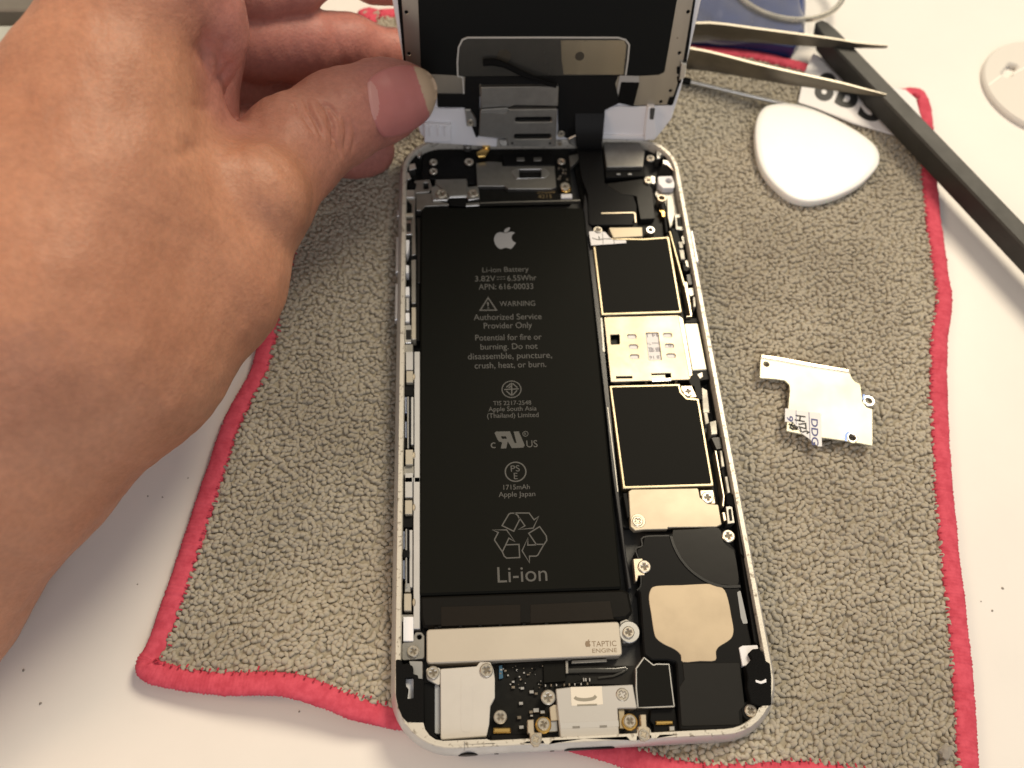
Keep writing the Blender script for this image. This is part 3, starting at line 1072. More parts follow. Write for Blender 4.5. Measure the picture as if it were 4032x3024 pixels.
# right lower corner
plate("corner_clip", rd(g('7', [(1745, 310), (1780, 290), (1925, 285), (1935, 340), (1850, 480), (1780, 490)], 4.9), .2), 2, 4.9, WHITEP, phone, ch=.1)
fo = rd(g('7', [(1830, 370), (1870, 330), (1930, 325), (1970, 370), (1985, 440), (2035, 470), (2048, 600), (2048, 870), (1930, 880), (1850, 850), (1815, 700), (1820, 600), (1800, 500), (1860, 430)], 5.3), .25)
fg = plate("rubber_gasket", fo, 2.0, 5.98, FOAM, phone, ch=.15, label="black foam gasket in the lower right corner")
plate("white_clip", rd(g('7', [(1895, 625), (1950, 640), (2000, 615), (2000, 650), (1950, 665), (1900, 650)], 5.5), .1), 5, 6.05, WHITEP, fg, ch=.03)

# logic board -------------------------------------------------------------------------------------
lb = plate("circuit_board", rd(g('2', [(20, 90), (120, 90), (160, 500), (430, 380), (900, 360), (1040, 520), (1200, 1000)], 2.6) + g('3', [(1390, 400), (1500, 1200), (1560, 1500)], 2.6) + g('4', [(1560, 900), (1620, 1300), (560, 1320), (500, 900), (400, 0)], 2.6) +
                               g('3', [(330, 480)], 2.6) + g('2', [(200, 900)], 2.6), .4), 1.1, 2.6, BOARD, phone, ch=.06, label="black main circuit board beside the battery")


def shield(name, out, z, label, extra=()):
    out = clean(out)
    if area2(out) < 0:
        out.reverse()
    o = plate(name, rd(out, .25), 1.5, z, GOLDN, phone, ch=.14, label=label)
    plate("black_sticker", rd(offset(out, .48), .3), z - .1, z + .05, STICK, o, ch=.03)
    return o


sh1 = shield("chip_shield", g('2', [(268, 1150), (285, 1110), (500, 1062), (890, 1068), (1216, 1045)], 4.6) + g('3', [(1378, 408), (1350, 415), (372, 444)], 4.6), 4.6, "upper square chip shield under black film")
sh2 = shield("chip_shield", g('3', [(470, 1320), (1352, 1297), (1372, 1395), (1440, 1468), (1588, 1480)], 4.6) + g('4', [(1553, 866), (560, 896)], 4.6), 4.6, "lower chip shield under black film with a notched corner")
plate("screw_tab", rd(g('3', [(1365, 1325), (1535, 1322), (1558, 1465), (1440, 1475), (1372, 1400)], 4.2), .2), 2, 4.2, NICKEL, sh2, ch=.08)
screw(sh2, '3', 1452, 1392, 64, 4.7, .1)
# SIM reader
sz = 4.75
holes = [rd(g('3', [(x - 55, y - 28), (x + 55, y - 28), (x + 58, y + 28), (x - 52, y + 28)], sz), .55, 5) for x, y in
         ((750, 712), (770, 838), (785, 962), (1195, 695), (1217, 828), (1238, 950))]
holes.append(rd(g('3', [(925, 665), (1080, 660), (1124, 1005), (965, 1012)], sz), .3))
holes.append(rd(g('3', [(484, 688), (598, 684), (602, 805), (492, 812)], sz), .25))
holes.append(rd(g('3', [(560, 1206), (755, 1203), (760, 1230), (555, 1232)], sz), .05))
holes.append(rd(g('3', [(992, 1172), (1236, 1165), (1240, 1225), (1170, 1230), (1168, 1185), (1000, 1190)], sz), .05))
SIMM = mat("gold_toned_tin", (0.49, 0.43, 0.325), 0.44, 0.75, var=.12, vscale=1.6, bump=.04, bscale=5)
sim = plate("card_reader", rd(g('3', [(405, 470), (1325, 445), (1385, 480), (1500, 1190), (1468, 1245), (490, 1275)], sz), .25), 4.45, sz, SIMM, phone, holes=holes, ch=.08,
            label="shiny gold card reader with oval holes and a white card inside")
card = plate("card", rd(g('3', [(620, 560), (1360, 540), (1450, 1120), (700, 1140)], 4.42), .4), 3.8, 4.42, PAPER, sim, ch=.05, label="white card seen through the holes")
CINK = mat("grey_purple_ink", (.10, .09, .13), .6)
for body, pl, pr, ch in (("34 1", (1085, 672), (935, 680), 55), ("ghwa Te", (1100, 780), (938, 790), 36), ("L8 16", (1120, 945), (968, 952), 50), ("fL", (1240, 805), (1180, 808), 45),
                         ("\u83ef\u96fb", (1108, 845), (955, 850), 60)):
    mb = MB()
    text_mb(mb, body, U('3', *pl, 4.43), U('3', *pr, 4.43), ch * .3165 * .0485, 4.43)
    mb.build("card_print", CINK, card, smooth=0)
plate("reader_base", rd(g('3', [(400, 470), (1380, 470), (1490, 1200), (1450, 1280), (490, 1300)], 3.5), .2), 1.5, 3.5, BOARD, sim, ch=.05)
plate("folded_edge", rd(g('3', [(1330, 448), (1388, 490), (1508, 1190), (1470, 1215)], sz + .12), .1), 4.5, sz + .12, NICKEL, sim, ch=.08)
plate("spring_latch", rd(g('3', [(1000, 1235), (1238, 1225), (1242, 1262), (1004, 1272)], sz + .1), .08), 4.2, sz + .1, STEEL, sim, ch=.05)
mb = MB()
for i in range(9):
    p = U('3', 870 + i * 62, 1283 - i * 2, 3.8)
    box_mb(mb, p[0] - .22, p[0] + .22, p[1] - .18, p[1] + .18, 2.5, 3.8 + .15 * (i % 2), i % 2, .04)
for i in range(12):
    p = U('3', 412 + i * 6.5, 520 + i * 62, 4.2)
    box_mb(mb, p[0] - .2, p[0] + .12, p[1] - .2, p[1] + .1, 2.5, 4.1, (i * 7) % 3 == 0, .04)
mb.pieces("solder_pad", [BLACK, NICKEL], sim)
plate("card_tray", rd(g('3', [(1398, 548), (1572, 545), (1685, 1120), (1502, 1132)], 4.6), .15), 2.5, 4.6, mat("cream_white_tray", (0.70, 0.665, 0.55), .4, .2), phone, ch=.15, label="cream tray edge beside the gold card reader")
# battery connector bracket
br = plate("connector_bracket", rd(g('4', [(622, 925), (655, 903), (1370, 890), (1385, 905), (1400, 990), (1480, 1058), (1600, 1068), (1637, 1285), (1580, 1312), (1050, 1318), (1050, 1336), (800, 1342), (692, 1352), (645, 1310), (634, 1150)], 4.7), .3),
           3.4, 4.7, mat("satin_nickel", (0.48, 0.42, 0.32), .46, .6, var=.05, vscale=1.2), phone, ch=.12, label="beige steel bracket with two screws below the shields")
plate("screw_tab", rd(g('4', [(1400, 912), (1545, 908), (1570, 1060), (1480, 1062), (1410, 1000)], 4.3), .2), 3, 4.3, NICKEL, br, ch=.1)
screw(br, '4', 1485, 990, 66, 4.75, .05)
c = U('4', 728, 1245, 4.78)
plate("screw_collar", circ(c[:2], 1.45, 26), 4.5, 4.78, NICKEL, br, ch=.1)
screw(br, '4', 722, 1248, 60, 4.95, .6)
plate("black_spacer", rd(g('4', [(560, 945), (605, 940), (650, 1195), (610, 1218)], 4.4), .15), 2, 4.4, BLACK, phone, ch=.1)
# narrow dark wall between battery and board
plate("battery_wall", rd(g('2', [(165, 480), (225, 700), (300, 1250)], 4.0) + g('4', [(520, 940), (600, 1640)], 4.0) + g('5', [(660, 600), (620, 600)], 4.0) + g('4', [(440, 700), (370, 0)], 4.0) + g('2', [(150, 700)], 4.0), .2),
      1.1, 4.0, mat("dark_gloss_wall", (.02, .02, .022), .22), phone, ch=.15)
mb = MB()
ribbon_mb(mb, g('4', [(395, 10), (430, 300), (480, 700), (505, 930)], 4.1), .22, 3.9, 4.12)
ribbon_mb(mb, g('3', [(372, 480), (385, 640), (405, 900)], 4.1), .4, 3.9, 4.12)
mb.pieces("bright_edge_strip", DULLST, phone)

# upper right -------------------------------------------------------------------------------------
flex = plate("main_flex_cable", rd(g('1', [(1310, 960), (1478, 950), (1500, 1225), (1610, 1300), (1690, 1312), (1712, 1370), (1715, 1480), (1560, 1505), (1395, 1500), (1385, 1300), (1345, 1190)], 4.5), .4), 3.9, 4.5, FLEX, phone,
             ch=.1, label="wide black flex cable running from the screen to the board")
mb = MB()
ribbon_mb(mb, g('2', [(370, 757), (775, 748), (792, 765), (802, 872)], 4.56), .32, 4.4, 4.57)
mb.build("bright_fold", NICKEL, flex)
plate("connector_block", rd(g('2', [(240, 770), (755, 765), (765, 900), (240, 900)], 4.55), .2), 3.5, 4.53, FLEX, flex, ch=.08)
plate("upper_film", rd(g('2', [(430, 390), (880, 330), (1000, 440), (1040, 820), (860, 830), (810, 540), (620, 520)], 4.2), .3), 2.5, 4.2, CHAR, phone, ch=.06)
cap = plate("camera_module", rd(g('1', [(1490, 952), (1735, 958), (1768, 1012), (1756, 1116), (1512, 1118), (1498, 1010)], 5.4), .2), 2, 5.4, DULLST, phone, ch=.1, label="square rear camera module with grey steel lid")
plate("camera_body", rd(g('1', [(1505, 1120), (1765, 1118), (1770, 1180), (1505, 1190)], 4.2), .3), 1.5, 4.2, BLACK, cap, ch=.1)
mb = MB()
for x in (1592, 1668):
    p = U('1', x, 1165, 4.3)
    box_mb(mb, p[0] - .45, p[0] + .45, p[1] - .2, p[1] + .2, 3.8, 4.3, 0, .05)
mb.pieces("solder_pad", STEEL, cap)
con = plate("beige_connector", rd(g('2', [(465, 936), (880, 930), (886, 1042), (520, 1062)], 4.9), .1), 2.5, 4.9, mat("beige_plate", (.40, .345, .255), .45, .5), phone, ch=.08)
post = plate("threaded_post", circ(U('2', 985, 962, 4.9)[:2], 1.05, 26), 2.5, 4.9, STEEL, phone, holes=[circ(U('2', 985, 962, 4.9)[:2], .45, 18)], ch=.1)
plate("coax_socket", circ(U('2', 1125, 565, 4.9)[:2], 1.08, 26), 2.2, 4.9, NICKEL, phone, holes=[circ(U('2', 1125, 565, 4.9)[:2], .66, 20)], ch=.1, label="small ring shaped antenna socket")
mb = MB()
tube_mb(mb, [U('2', 1125, 650, 3.4), U('2', 1140, 720, 3.3), U('2', 1165, 830, 3.2), U('2', 1185, 1010, 3.4)], [.95, .8, .45, .45], 10)
mb.build("coax_cable", BLACK, phone)
plate("gold_contact", rd(g('2', [(1085, 720), (1165, 735), (1160, 800), (1130, 805), (1120, 750)], 3.9), .1), 3, 4.0, GOLD, phone, ch=.05)
plate("antenna_clip", rd(g('2', [(1075, 298), (1250, 292), (1285, 385), (1280, 440), (1140, 445), (1085, 390)], 4.8), .4), 2.2, 4.8, WHITEP, phone, holes=[circ(U('2', 1212, 352, 4.8)[:2], .82, 20)], ch=.1, label="white clip with a round black hole")
plate("grounding_pad", rd(g('2', [(1050, 460), (1290, 460), (1350, 780), (1220, 960), (1180, 780), (1040, 520)], 3.2), .4), 1.5, 3.2, DULLST, phone, ch=.1)
plate("grey_spring", rd(g('2', [(1190, 560), (1270, 575), (1290, 780), (1230, 960), (1195, 780)], 3.9), .2), 2.5, 3.9, DULLST, phone, ch=.1)
screw(phone, '2', 985, 68, 52, 5.0, .2)
screw(phone, '2', 962, 340, 55, 4.9, .7)
plate("steel_tab", rd(g('2', [(990, 290), (1042, 300), (1042, 388), (985, 385)], 4.7), .1), 3, 4.7, STEEL, phone, ch=.05)
# paper sticker on the board
pap = plate("paper_sticker", g('2', [(218, 985), (285, 978), (420, 990), (470, 1050), (520, 1090), (680, 1092), (684, 1126), (246, 1156)], 5.0), 4.92, 5.0, PAPER, phone, ch=.01, label="torn white ruled paper sticker with pen marks")
mb = MB()
ribbon_mb(mb, cr(g('2', [(258, 1065), (300, 1078), (345, 1085), (420, 1075), (500, 1078)], 5.03), 4, False), .2, 5.01, 5.03)
ribbon_mb(mb, g('2', [(385, 1000), (395, 1140)], 5.03), .09, 5.01, 5.032)
ribbon_mb(mb, g('2', [(525, 1085), (535, 1132)], 5.03), .09, 5.01, 5.034)
ribbon_mb(mb, g('2', [(340, 1045), (350, 1085)], 5.03), .2, 5.01, 5.036)
mb.pieces("pen_mark", INKK, pap)
screw(phone, '2', 330, 965, 60, 5.0, .3)

# upper left ---------------------------------------------------------------------------------------
plate("upper_board", rd(g('8', [(330, 430), (430, 130), (520, 95), (1250, 90), (2050, 90), (2080, 660), (1080, 690), (960, 560), (560, 440)], 2.9), .4), 1.1, 2.9, BOARD, phone, ch=.08, label="black upper board near the hinge")
th = rd(g('8', [(455, 150), (520, 100), (870, 100), (1030, 150), (1030, 480), (600, 430), (430, 420)], 3.4), .6)
plate("black_upper_cover", th, 1.5, 3.4, BLACK, phone, ch=.2)
for x, y, r in ((570, 238, 44), (570, 338, 44), (958, 235, 50), (1965, 230, 44)):
    screw(phone, '8', x, y, r, 4.2, random.random())
lat = plate("steel_backplate", rd(g('8', [(1035, 255), (1180, 235), (1320, 245), (1320, 285), (1890, 285), (1910, 515), (1860, 535), (1385, 535), (1345, 505), (1050, 505)], 3.9), .2), 2, 3.9, DULLST, phone,
            holes=[rd(g('8', [(1505, 325), (1745, 322), (1750, 415), (1505, 418)], 3.9), .1)], ch=.1, label="grey steel backplate with a rectangular slot")
plate("slot_surround", rd(g('8', [(1415, 345), (1470, 310), (1790, 305), (1840, 360), (1790, 415), (1470, 425)], 4.0), .6, 5), 3.7, 4.0, STEEL, lat, holes=[rd(g('8', [(1503, 325), (1745, 322), (1750, 415), (1505, 418)], 4.0), .1)], ch=.06)
mb = MB()
for x in (1520, 1705):
    plate_mb(mb, rd(g('8', [(x - 42, 192), (x + 45, 190), (x + 45, 228), (x - 42, 230)], 4.3), .3), 3.0, 4.3, (), .06)
mb.pieces("contact_pad", DULLST, phone)
plate("sensor_block", rd(g('8', [(1310, 150), (1880, 140), (1890, 280), (1340, 285)], 4.1), .4), 2, 4.1, BLACK, phone, ch=.15)
bb = plate("button_bracket", rd(g('8', [(590, 432), (935, 425), (945, 515), (1060, 500), (1075, 640), (950, 660), (935, 625), (740, 630), (725, 660), (560, 660), (545, 520), (590, 500)], 4.3), .25), 3.0, 4.3, STEEL, phone, ch=.1,
           label="bright steel bracket with two screws above the battery")
plate("raised_hood", rd(g('8', [(595, 435), (932, 428), (940, 610), (745, 620), (700, 560), (600, 490)], 4.5), .25), 4.0, 4.55, DULLST, bb, ch=.12)
screw(bb, '8', 655, 580, 62, 4.6, .4)
screw(bb, '8', 1002, 575, 55, 4.6, .9)
plate("long_bracket", rd(g('8', [(380, 590), (560, 580), (575, 660), (740, 690), (740, 715), (480, 725), (440, 770), (385, 770)], 3.9), .2), 2, 3.9, DULLST, phone, ch=.1)
plate("long_bracket_end", rd(g('8', [(920, 690), (1075, 680), (1072, 715), (918, 725)], 3.9), .2), 2, 3.9, STEEL, phone, ch=.1)
plate("fpc_connector", rd(g('8', [(715, 635), (940, 630), (925, 725), (755, 715)], 4.0), .1), 2, 4.0, BLACK, phone, ch=.1)
plate("side_bracket", rd(g('8', [(360, 445), (530, 430), (560, 520), (520, 570), (380, 580), (370, 800), (380, 1250), (335, 1260), (335, 700), (260, 630), (270, 560), (370, 540)], 4.2), .15), 2, 4.2, DULLST, phone,
      holes=[rd(g('8', [(460, 470), (515, 465), (520, 535), (465, 540)], 4.2), .2)], ch=.1)
mb = MB()
text_px(mb, "55286", '8', (1700, 585), (1895, 582), 40, 3.0)
text_px(mb, "4215", '8', (1712, 637), (1862, 634), 38, 3.0)
mb.build("board_number", GOLDPRINT, phone, smooth=0)
plate("gold_washer", circ(U('8', 2015, 525, 3.7)[:2], 1.25, 26), 2.5, 3.7, GOLD, phone, ch=.2)
screw(phone, '8', 2005, 500, 52, 4.4, .2)
plate("white_capacitor", rd(g('8', [(1960, 590), (2080, 588), (2082, 632), (1962, 635)], 3.5), .15), 2.6, 3.5, WHITEP, phone, ch=.1)
plate("grey_tape_piece", g('8', [(2050, 170), (2150, 150), (2160, 210), (2065, 300)], 4.2), 3.0, 4.2, DULLST, phone)
mb = MB()
ribbon_mb(mb, g('8', [(1080, 690), (1370, 678), (2170, 660)], 3.6), .3, 2.5, 3.6)
mb.build("board_edge", DULLST, phone)
mb = MB()
for i in range(26):
    p = U('8', random.uniform(1920, 2040), random.uniform(300, 440), 3.3)
    w = random.uniform(.1, .25)
    box_mb(mb, p[0] - w, p[0] + w, p[1] - w, p[1] + w, 2.6, 3.3, random.choice((0, 0, 1)), .04)
mb.pieces("chip", [BLACK, CHIPM], phone)
for k, pts in (('8', [(250, 200), (300, 150), (380, 150), (420, 230), (440, 290), (390, 330), (320, 300), (260, 330), (245, 260)]),
               ('8', [(280, 480), (330, 450), (385, 470), (375, 520), (310, 530)]),
               ('2', [(1150, 0), (1250, -10), (1270, 60), (1140, 80)]), ('2', [(1110, 170), (1210, 150), (1260, 290), (1060, 280)])):
    plate("rubber_plug", rd(g(k, pts, 4.6), .4), 2, 4.6, FOAM, phone, ch=.2)
for k, pts in (('8', [(300, 270), (370, 255), (385, 310), (310, 335)]), ('8', [(255, 370), (300, 350), (330, 420), (290, 440)]), ('1', [(1840, 985), (1880, 970), (1900, 1005), (1860, 1060)]),
               ('2', [(1060, 5), (1100, 0), (1105, 75), (1065, 78)]), ('2', [(1140, 90), (1260, 110), (1300, 200), (1290, 240), (1200, 160), (1140, 140)]), ('8', [(380, 100), (450, 95), (430, 190), (400, 190)])):
    plate("corner_clip", rd(g(k, pts, 4.9), .2), 2, 4.9, STEEL, phone, ch=.1)

# rails of clips along both sides -------------------------------------------------------------------
CREAM = mat("cream_clip", (0.50, 0.455, 0.37), .38, .4, var=.1, vscale=2)


def rail(k, items):
    for x0, x1, y0, y1, z, mt, nm in items:
        plate(nm, rd(g(k, [(x0, y0), (x1, y0 - 1), (x1, y1 - 1), (x0, y1)], z), .15), 2.0, z, mt, phone, ch=.1)


BLUEST = mat("blue_reflecting_steel", (.30, .34, .45), .3, .8)
rail('a', [(272, 318, 590, 1659, 4.5, ALU, "inner_rail"), (290, 318, 0, 500, 3.8, BLACK, "inner_rail"),
           (250, 285, 0, 195, 4.6, DULLST, "side_key_bracket"), (250, 285, 228, 490, 4.6, CREAM, "side_key_bracket"),
           (200, 232, 60, 130, 4.7, WHITEP, "side_clip"), (205, 230, 150, 250, 4.5, ALU, "side_clip"), (200, 232, 272, 345, 4.7, WHITEP, "side_clip"),
           (197, 248, 372, 520, 4.6, STEEL, "side_clip"), (204, 246, 410, 490, 4.75, CHAR, "side_pad"),
           (195, 262, 530, 600, 4.2, DULLST, "side_bracket"), (203, 262, 590, 740, 4.7, ALU, "side_clip"), (207, 262, 748, 842, 5.0, CREAM, "screw_clip"),
           (197, 265, 862, 950, 4.1, BLACK, "side_gap"), (195, 215, 960, 1090, 3.9, BLUEST, "side_spring"), (215, 228, 955, 1380, 4.7, STEEL, "side_spring"),
           (228, 245, 955, 1300, 3.9, BLACK, "side_gap"), (245, 266, 960, 1350, 4.3, ALU, "side_spring"),
           (195, 215, 1160, 1290, 3.9, BLUEST, "side_spring"), (195, 240, 1295, 1385, 4.0, BLACK, "side_gap"), (200, 262, 1390, 1512, 5.0, CREAM, "screw_clip"),
           (185, 280, 1525, 1600, 4.1, DULLST, "side_bracket"), (196, 262, 1580, 1659, 4.7, ALU, "side_clip")])
rail('b', [(265, 318, 60, 1300, 4.5, ALU, "inner_rail"), (196, 258, 60, 225, 4.7, ALU, "side_clip"), (196, 256, 248, 362, 5.0, CREAM, "screw_clip"),
           (185, 262, 382, 470, 4.0, BLACK, "side_gap"), (180, 198, 500, 650, 3.9, BLUEST, "side_spring"), (200, 214, 480, 960, 4.7, STEEL, "side_spring"),
           (214, 232, 480, 920, 3.9, BLACK, "side_gap"), (232, 258, 490, 960, 4.3, ALU, "side_spring"), (178, 200, 735, 890, 3.9, BLUEST, "side_spring"),
           (180, 232, 655, 715, 4.8, BLACK, "side_gap"), (195, 242, 925, 1000, 4.3, STEEL, "side_bracket"), (188, 248, 1010, 1150, 5.0, CREAM, "screw_clip"),
           (165, 270, 1180, 1240, 4.1, DULLST, "side_bracket"), (182, 265, 1200, 1400, 4.6, WHITEP, "side_clip")])
mb = MB()
for k, y0 in (('a', 800), ('a', 1440), ('b', 310), ('b', 1085)):
    c = U(k, 270, y0, 4.4)
    plate_mb(mb, circ(c[:2], .32, 14, .75), 2, 4.7, (), .15)
mb.pieces("rail_bump", NICKEL, phone)


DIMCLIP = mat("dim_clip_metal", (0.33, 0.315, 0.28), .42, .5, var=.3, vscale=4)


def rail2(k, items):
    for pts, z, mt, nm in items:
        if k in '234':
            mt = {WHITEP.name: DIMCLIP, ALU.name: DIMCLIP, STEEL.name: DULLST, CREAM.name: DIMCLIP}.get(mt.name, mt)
        plate(nm, rd(g(k, pts, z), .12), 2.0, z, mt, phone, ch=.08)


rail2('8', [([(265, 640), (365, 635), (370, 790), (275, 790)], 3.6, BLACK, "side_gap"), ([(265, 545), (360, 545), (365, 630), (270, 630)], 4.6, STEEL, "side_bracket"),
            ([(255, 800), (355, 795), (355, 830), (260, 835)], 4.7, CREAM, "side_clip"), ([(260, 880), (335, 875), (340, 1030), (270, 1035)], 4.6, STEEL, "side_clip"),
            ([(278, 910), (325, 905), (325, 1000), (280, 1000)], 4.75, CHAR, "side_pad"), ([(270, 1090), (310, 1090), (305, 1190), (275, 1260)], 4.7, WHITEP, "side_clip"),
            ([(330, 1310), (380, 1300), (380, 1659), (335, 1659)], 4.5, DULLST, "side_key_bracket"), ([(270, 1360), (305, 1370), (300, 1450), (270, 1450)], 4.7, WHITEP, "side_clip"),
            ([(395, 850), (430, 850), (425, 1560), (395, 1560)], 4.2, CHAR, "inner_rail")])
rail2('2', [([(1285, 770), (1370, 765), (1395, 900), (1400, 970), (1300, 960)], 4.5, STEEL, "side_clip"), ([(1310, 810), (1370, 800), (1385, 915), (1325, 915)], 4.65, BLACK, "side_pad"),
            ([(1215, 980), (1235, 980), (1420, 1659), (1395, 1659)], 4.7, GOLDN, "inner_rail"), ([(1240, 940), (1310, 950), (1360, 1100), (1410, 1400), (1300, 1300)], 4.1, BLACK, "side_gap"),
            ([(1365, 1040), (1405, 1040), (1420, 1130), (1390, 1150)], 4.4, DULLST, "side_clip"), ([(1330, 1110), (1385, 1110), (1390, 1190), (1345, 1190)], 4.7, WHITEP, "side_clip"),
            ([(1340, 1210), (1400, 1210), (1415, 1330), (1365, 1330)], 4.7, CREAM, "side_clip"), ([(1410, 1340), (1450, 1340), (1475, 1430), (1430, 1430)], 4.4, DULLST, "side_clip"),
            ([(1380, 1380), (1480, 1440), (1440, 1480), (1400, 1470)], 4.8, BLACK, "side_gap"), ([(1430, 1520), (1500, 1510), (1520, 1640), (1450, 1650)], 4.4, CHAR, "side_pad")])
rail2('3', [([(1395, 30), (1440, 30), (1505, 460), (1430, 470), (1432, 455), (1480, 450)], 4.7, NICKEL, "side_key_bracket"), ([(1450, 110), (1530, 100), (1530, 200), (1470, 210)], 4.3, DULLST, "side_clip"),
            ([(1510, 220), (1540, 215), (1550, 340), (1520, 345)], 4.6, CREAM, "side_clip"), ([(1410, 490), (1560, 480), (1590, 540), (1420, 540)], 3.9, BLACK, "side_gap"),
            ([(1510, 1140), (1700, 1130), (1720, 1240), (1600, 1260), (1640, 1500), (1560, 1480), (1450, 1240)], 4.2, BLACK, "side_gap"),
            ([(1560, 1180), (1630, 1150), (1640, 1210), (1600, 1240)], 4.4, DULLST, "side_clip"),
            ([(1620, 1340), (1690, 1380), (1720, 1659), (1640, 1659)], 4.4, ALU, "side_clip")])
rail2('4', [([(1430, 0), (1470, 0), (1500, 180), (1460, 200)], 4.3, ALU, "side_clip"), ([(1505, 170), (1575, 150), (1590, 300), (1525, 310)], 5.0, CREAM, "screw_clip"),
            ([(1520, 335), (1640, 330), (1650, 460), (1580, 470)], 4.2, CHAR, "side_gap"), ([(1560, 480), (1580, 480), (1670, 980), (1660, 1100), (1640, 1080), (1650, 980)], 4.7, NICKEL, "side_spring"),
            ([(1615, 480), (1640, 480), (1668, 655), (1635, 658)], 4.7, CREAM, "side_spring"), ([(1668, 765), (1700, 760), (1732, 940), (1700, 945)], 4.7, CREAM, "side_spring"),
            ([(1585, 480), (1660, 480), (1740, 940), (1690, 960)], 3.9, BLACK, "side_gap"), ([(1690, 970), (1740, 945), (1830, 1020), (1835, 1080), (1770, 1090), (1690, 1060)], 4.9, FOAM, "rubber_plug"),
            ([(1680, 1090), (1750, 1080), (1780, 1270), (1700, 1280)], 4.6, STEEL, "side_clip"), ([(1710, 1120), (1740, 1110), (1755, 1240), (1725, 1245)], 4.75, BLACK, "side_pad"),
            ([(1640, 1150), (1670, 1150), (1690, 1240), (1660, 1250)], 4.5, NICKEL, "side_clip"),
            ([(1770, 1090), (1830, 1090), (1880, 1400), (1900, 1659), (1840, 1600), (1800, 1290)], 4.9, BLACK, "side_gap")])
rail2('5', [([(1830, 150), (1890, 150), (2020, 900), (2060, 1240), (1990, 1180), (1900, 600)], 4.4, BLACK, "side_gap")])

# keys and sockets on the outside of the case
mb = MB()
for k, y0, y1 in (('8', 760, 830),):
    a, b = U(k, 165, y0, 4), U(k, 165, y1, 4)
    box_mb(mb, -1.2, -.4, b[1], a[1], 2.4, 3.9, 0, .15)
mb.build("mute_switch", ALU, phone)
for y0, y1 in ((U('8', 165, 1080, 3)[1], U('8', 165, 1470, 3)[1]), (U('a', 125, 50, 3)[1], U('a', 125, 350, 3)[1])):
    mb = MB()
    box_mb(mb, -1.3, -.4, y1, y0, 2.2, 4.0, 0, .25)
    mb.build("volume_key", ALU, phone)
mb = MB()
box_mb(mb, PW + .4, PW + 1.3, U('2', 1590, 1400, 3)[1], U('2', 1510, 1000, 3)[1], 2.2, 4.0, 0, .25)
mb.build("power_key", ALU, phone)
MY = Matrix([[1, 0, 0, 0], [0, 0, -1, 0], [0, 1, 0, 0], [0, 0, 0, 1]])   # plate lying in the lower side wall, facing the viewer
mb = MB()
xa, xb = U('i', 660, 1250, 3.4)[0], U('i', 1250, 1220, 3.4)[0]
plate_mb(mb, rd([(xa, 1.7), (xb, 1.7), (xb, 4.0), (xa, 4.0)], 1.1, 6), -.3, .96, (), .03, 0, MY)
mb.build("charging_socket", BLACK, phone)
xa, xb = U('6', 830, 1580, 3.4)[0], U('6', 1070, 1560, 3.4)[0]
mb = MB()
plate_mb(mb, circ(((xa + xb) / 2, 2.8), 1.7, 26), -.3, .96, (), .03, 0, MY)
mb.build("audio_socket", BLACK, phone)
mb = MB()
for X in (1260, 1870, 2130):
    c = U('6', X, 1545, 3)
    plate_mb(mb, circ((c[0], 2.8), .4, 14), -.3, .96, (), .03, 0, MY)
mb.pieces("case_hole", BLACK, phone)
mb = MB()
ribbon_mb(mb, g('6', [(908, 1375), (912, 1450), (905, 1470)], RZ + .05), .12, RZ, RZ + .06)
ribbon_mb(mb, g('7', [(1480, 1140), (1490, 1180)], RZ + .05), .12, RZ, RZ + .06)
mb.pieces("antenna_seam", mat("grey_seam", (.2, .19, .18), .6), phone)

# =================================================================================================
# THE SCREEN, standing open
# =================================================================================================
screen = thing("screen_assembly", "white phone screen lifted open and held upright, its metal back and cables facing out", "screen", (33.5, 137, 7.2))
out = gd('1', [(150, 420), (215, 740), (265, 900), (310, 945), (470, 952), (1480, 935), (1790, 945), (1880, 880), (1950, 790), (2010, 600)])
top_l = gd('1', [(75, 0)])[0]
top_r = gd('1', [(2145, 0)])[0]
e = 8.0
frame_out = [(top_l[0] - .1, 135.5)] + [top_l] + out + [top_r, (top_r[0] + .1, 135.5)]
frame_out = rd(frame_out, 1.0)
plate("white_frame", frame_out, -2.6, 0, WHITEP, screen, ch=.25, M=SM, label="white plastic frame of the screen")
plate("front_glass", [(q[0], q[1]) for q in offset(clean(frame_out), .2 if area2(clean(frame_out)) > 0 else -.2)], -3.4, -2.6, mat("white_front_glass", (.75, .75, .76), .06), screen, ch=.1, M=SM)
k1 = gd('1', [(112, 0), (150, 395), (150, 620), (400, 640)], .25)
back = [(k1[0][0], 134.5)] + k1 + gd('1', [(560, 640), (1590, 690), (1690, 712), (1955, 706), (1990, 600), (2045, 440), (2108, 0)], .25)
back += [(back[-1][0], 134.5)]
plate("black_liner", rd(back, .4), -.3, .25, BLACK, screen, ch=.05, M=SM)
k2 = gd('1', [(138, 0), (165, 395), (170, 620), (400, 632)], .5)
sb = [(k2[0][0], 134)] + k2 + gd('1', [(560, 632), (1590, 680), (1700, 708), (1940, 700), (1975, 600), (2020, 440), (2092, 0)], .5)
sb += [(sb[-1][0], 134)]
dots = [circ(gd('1', [(x, y)], .5)[0], .42, 14) for x, y in ((170, 82), (187, 360), (2058, 80), (2000, 355), (1940, 608), (1876, 682))]
lcd = plate("screen_backplate", rd(sb, .5), .1, .5, LCDB, screen, holes=dots, ch=.05, M=SM, label="brushed steel back of the screen with small holes")
mb = MB()
for x, y in ((1988, 258), (1225, 275), (1370, 275), (1505, 272), (1635, 290), (1635, 390)):
    plate_mb(mb, circ(gd('1', [(x, y)], .72)[0], .17, 10), .5, .53 if x > 1900 else .73, (), 0, 0, SM)
mb.pieces("pin_hole", mat("pin_hole_brown", (.10, .08, .055), .6), screen)
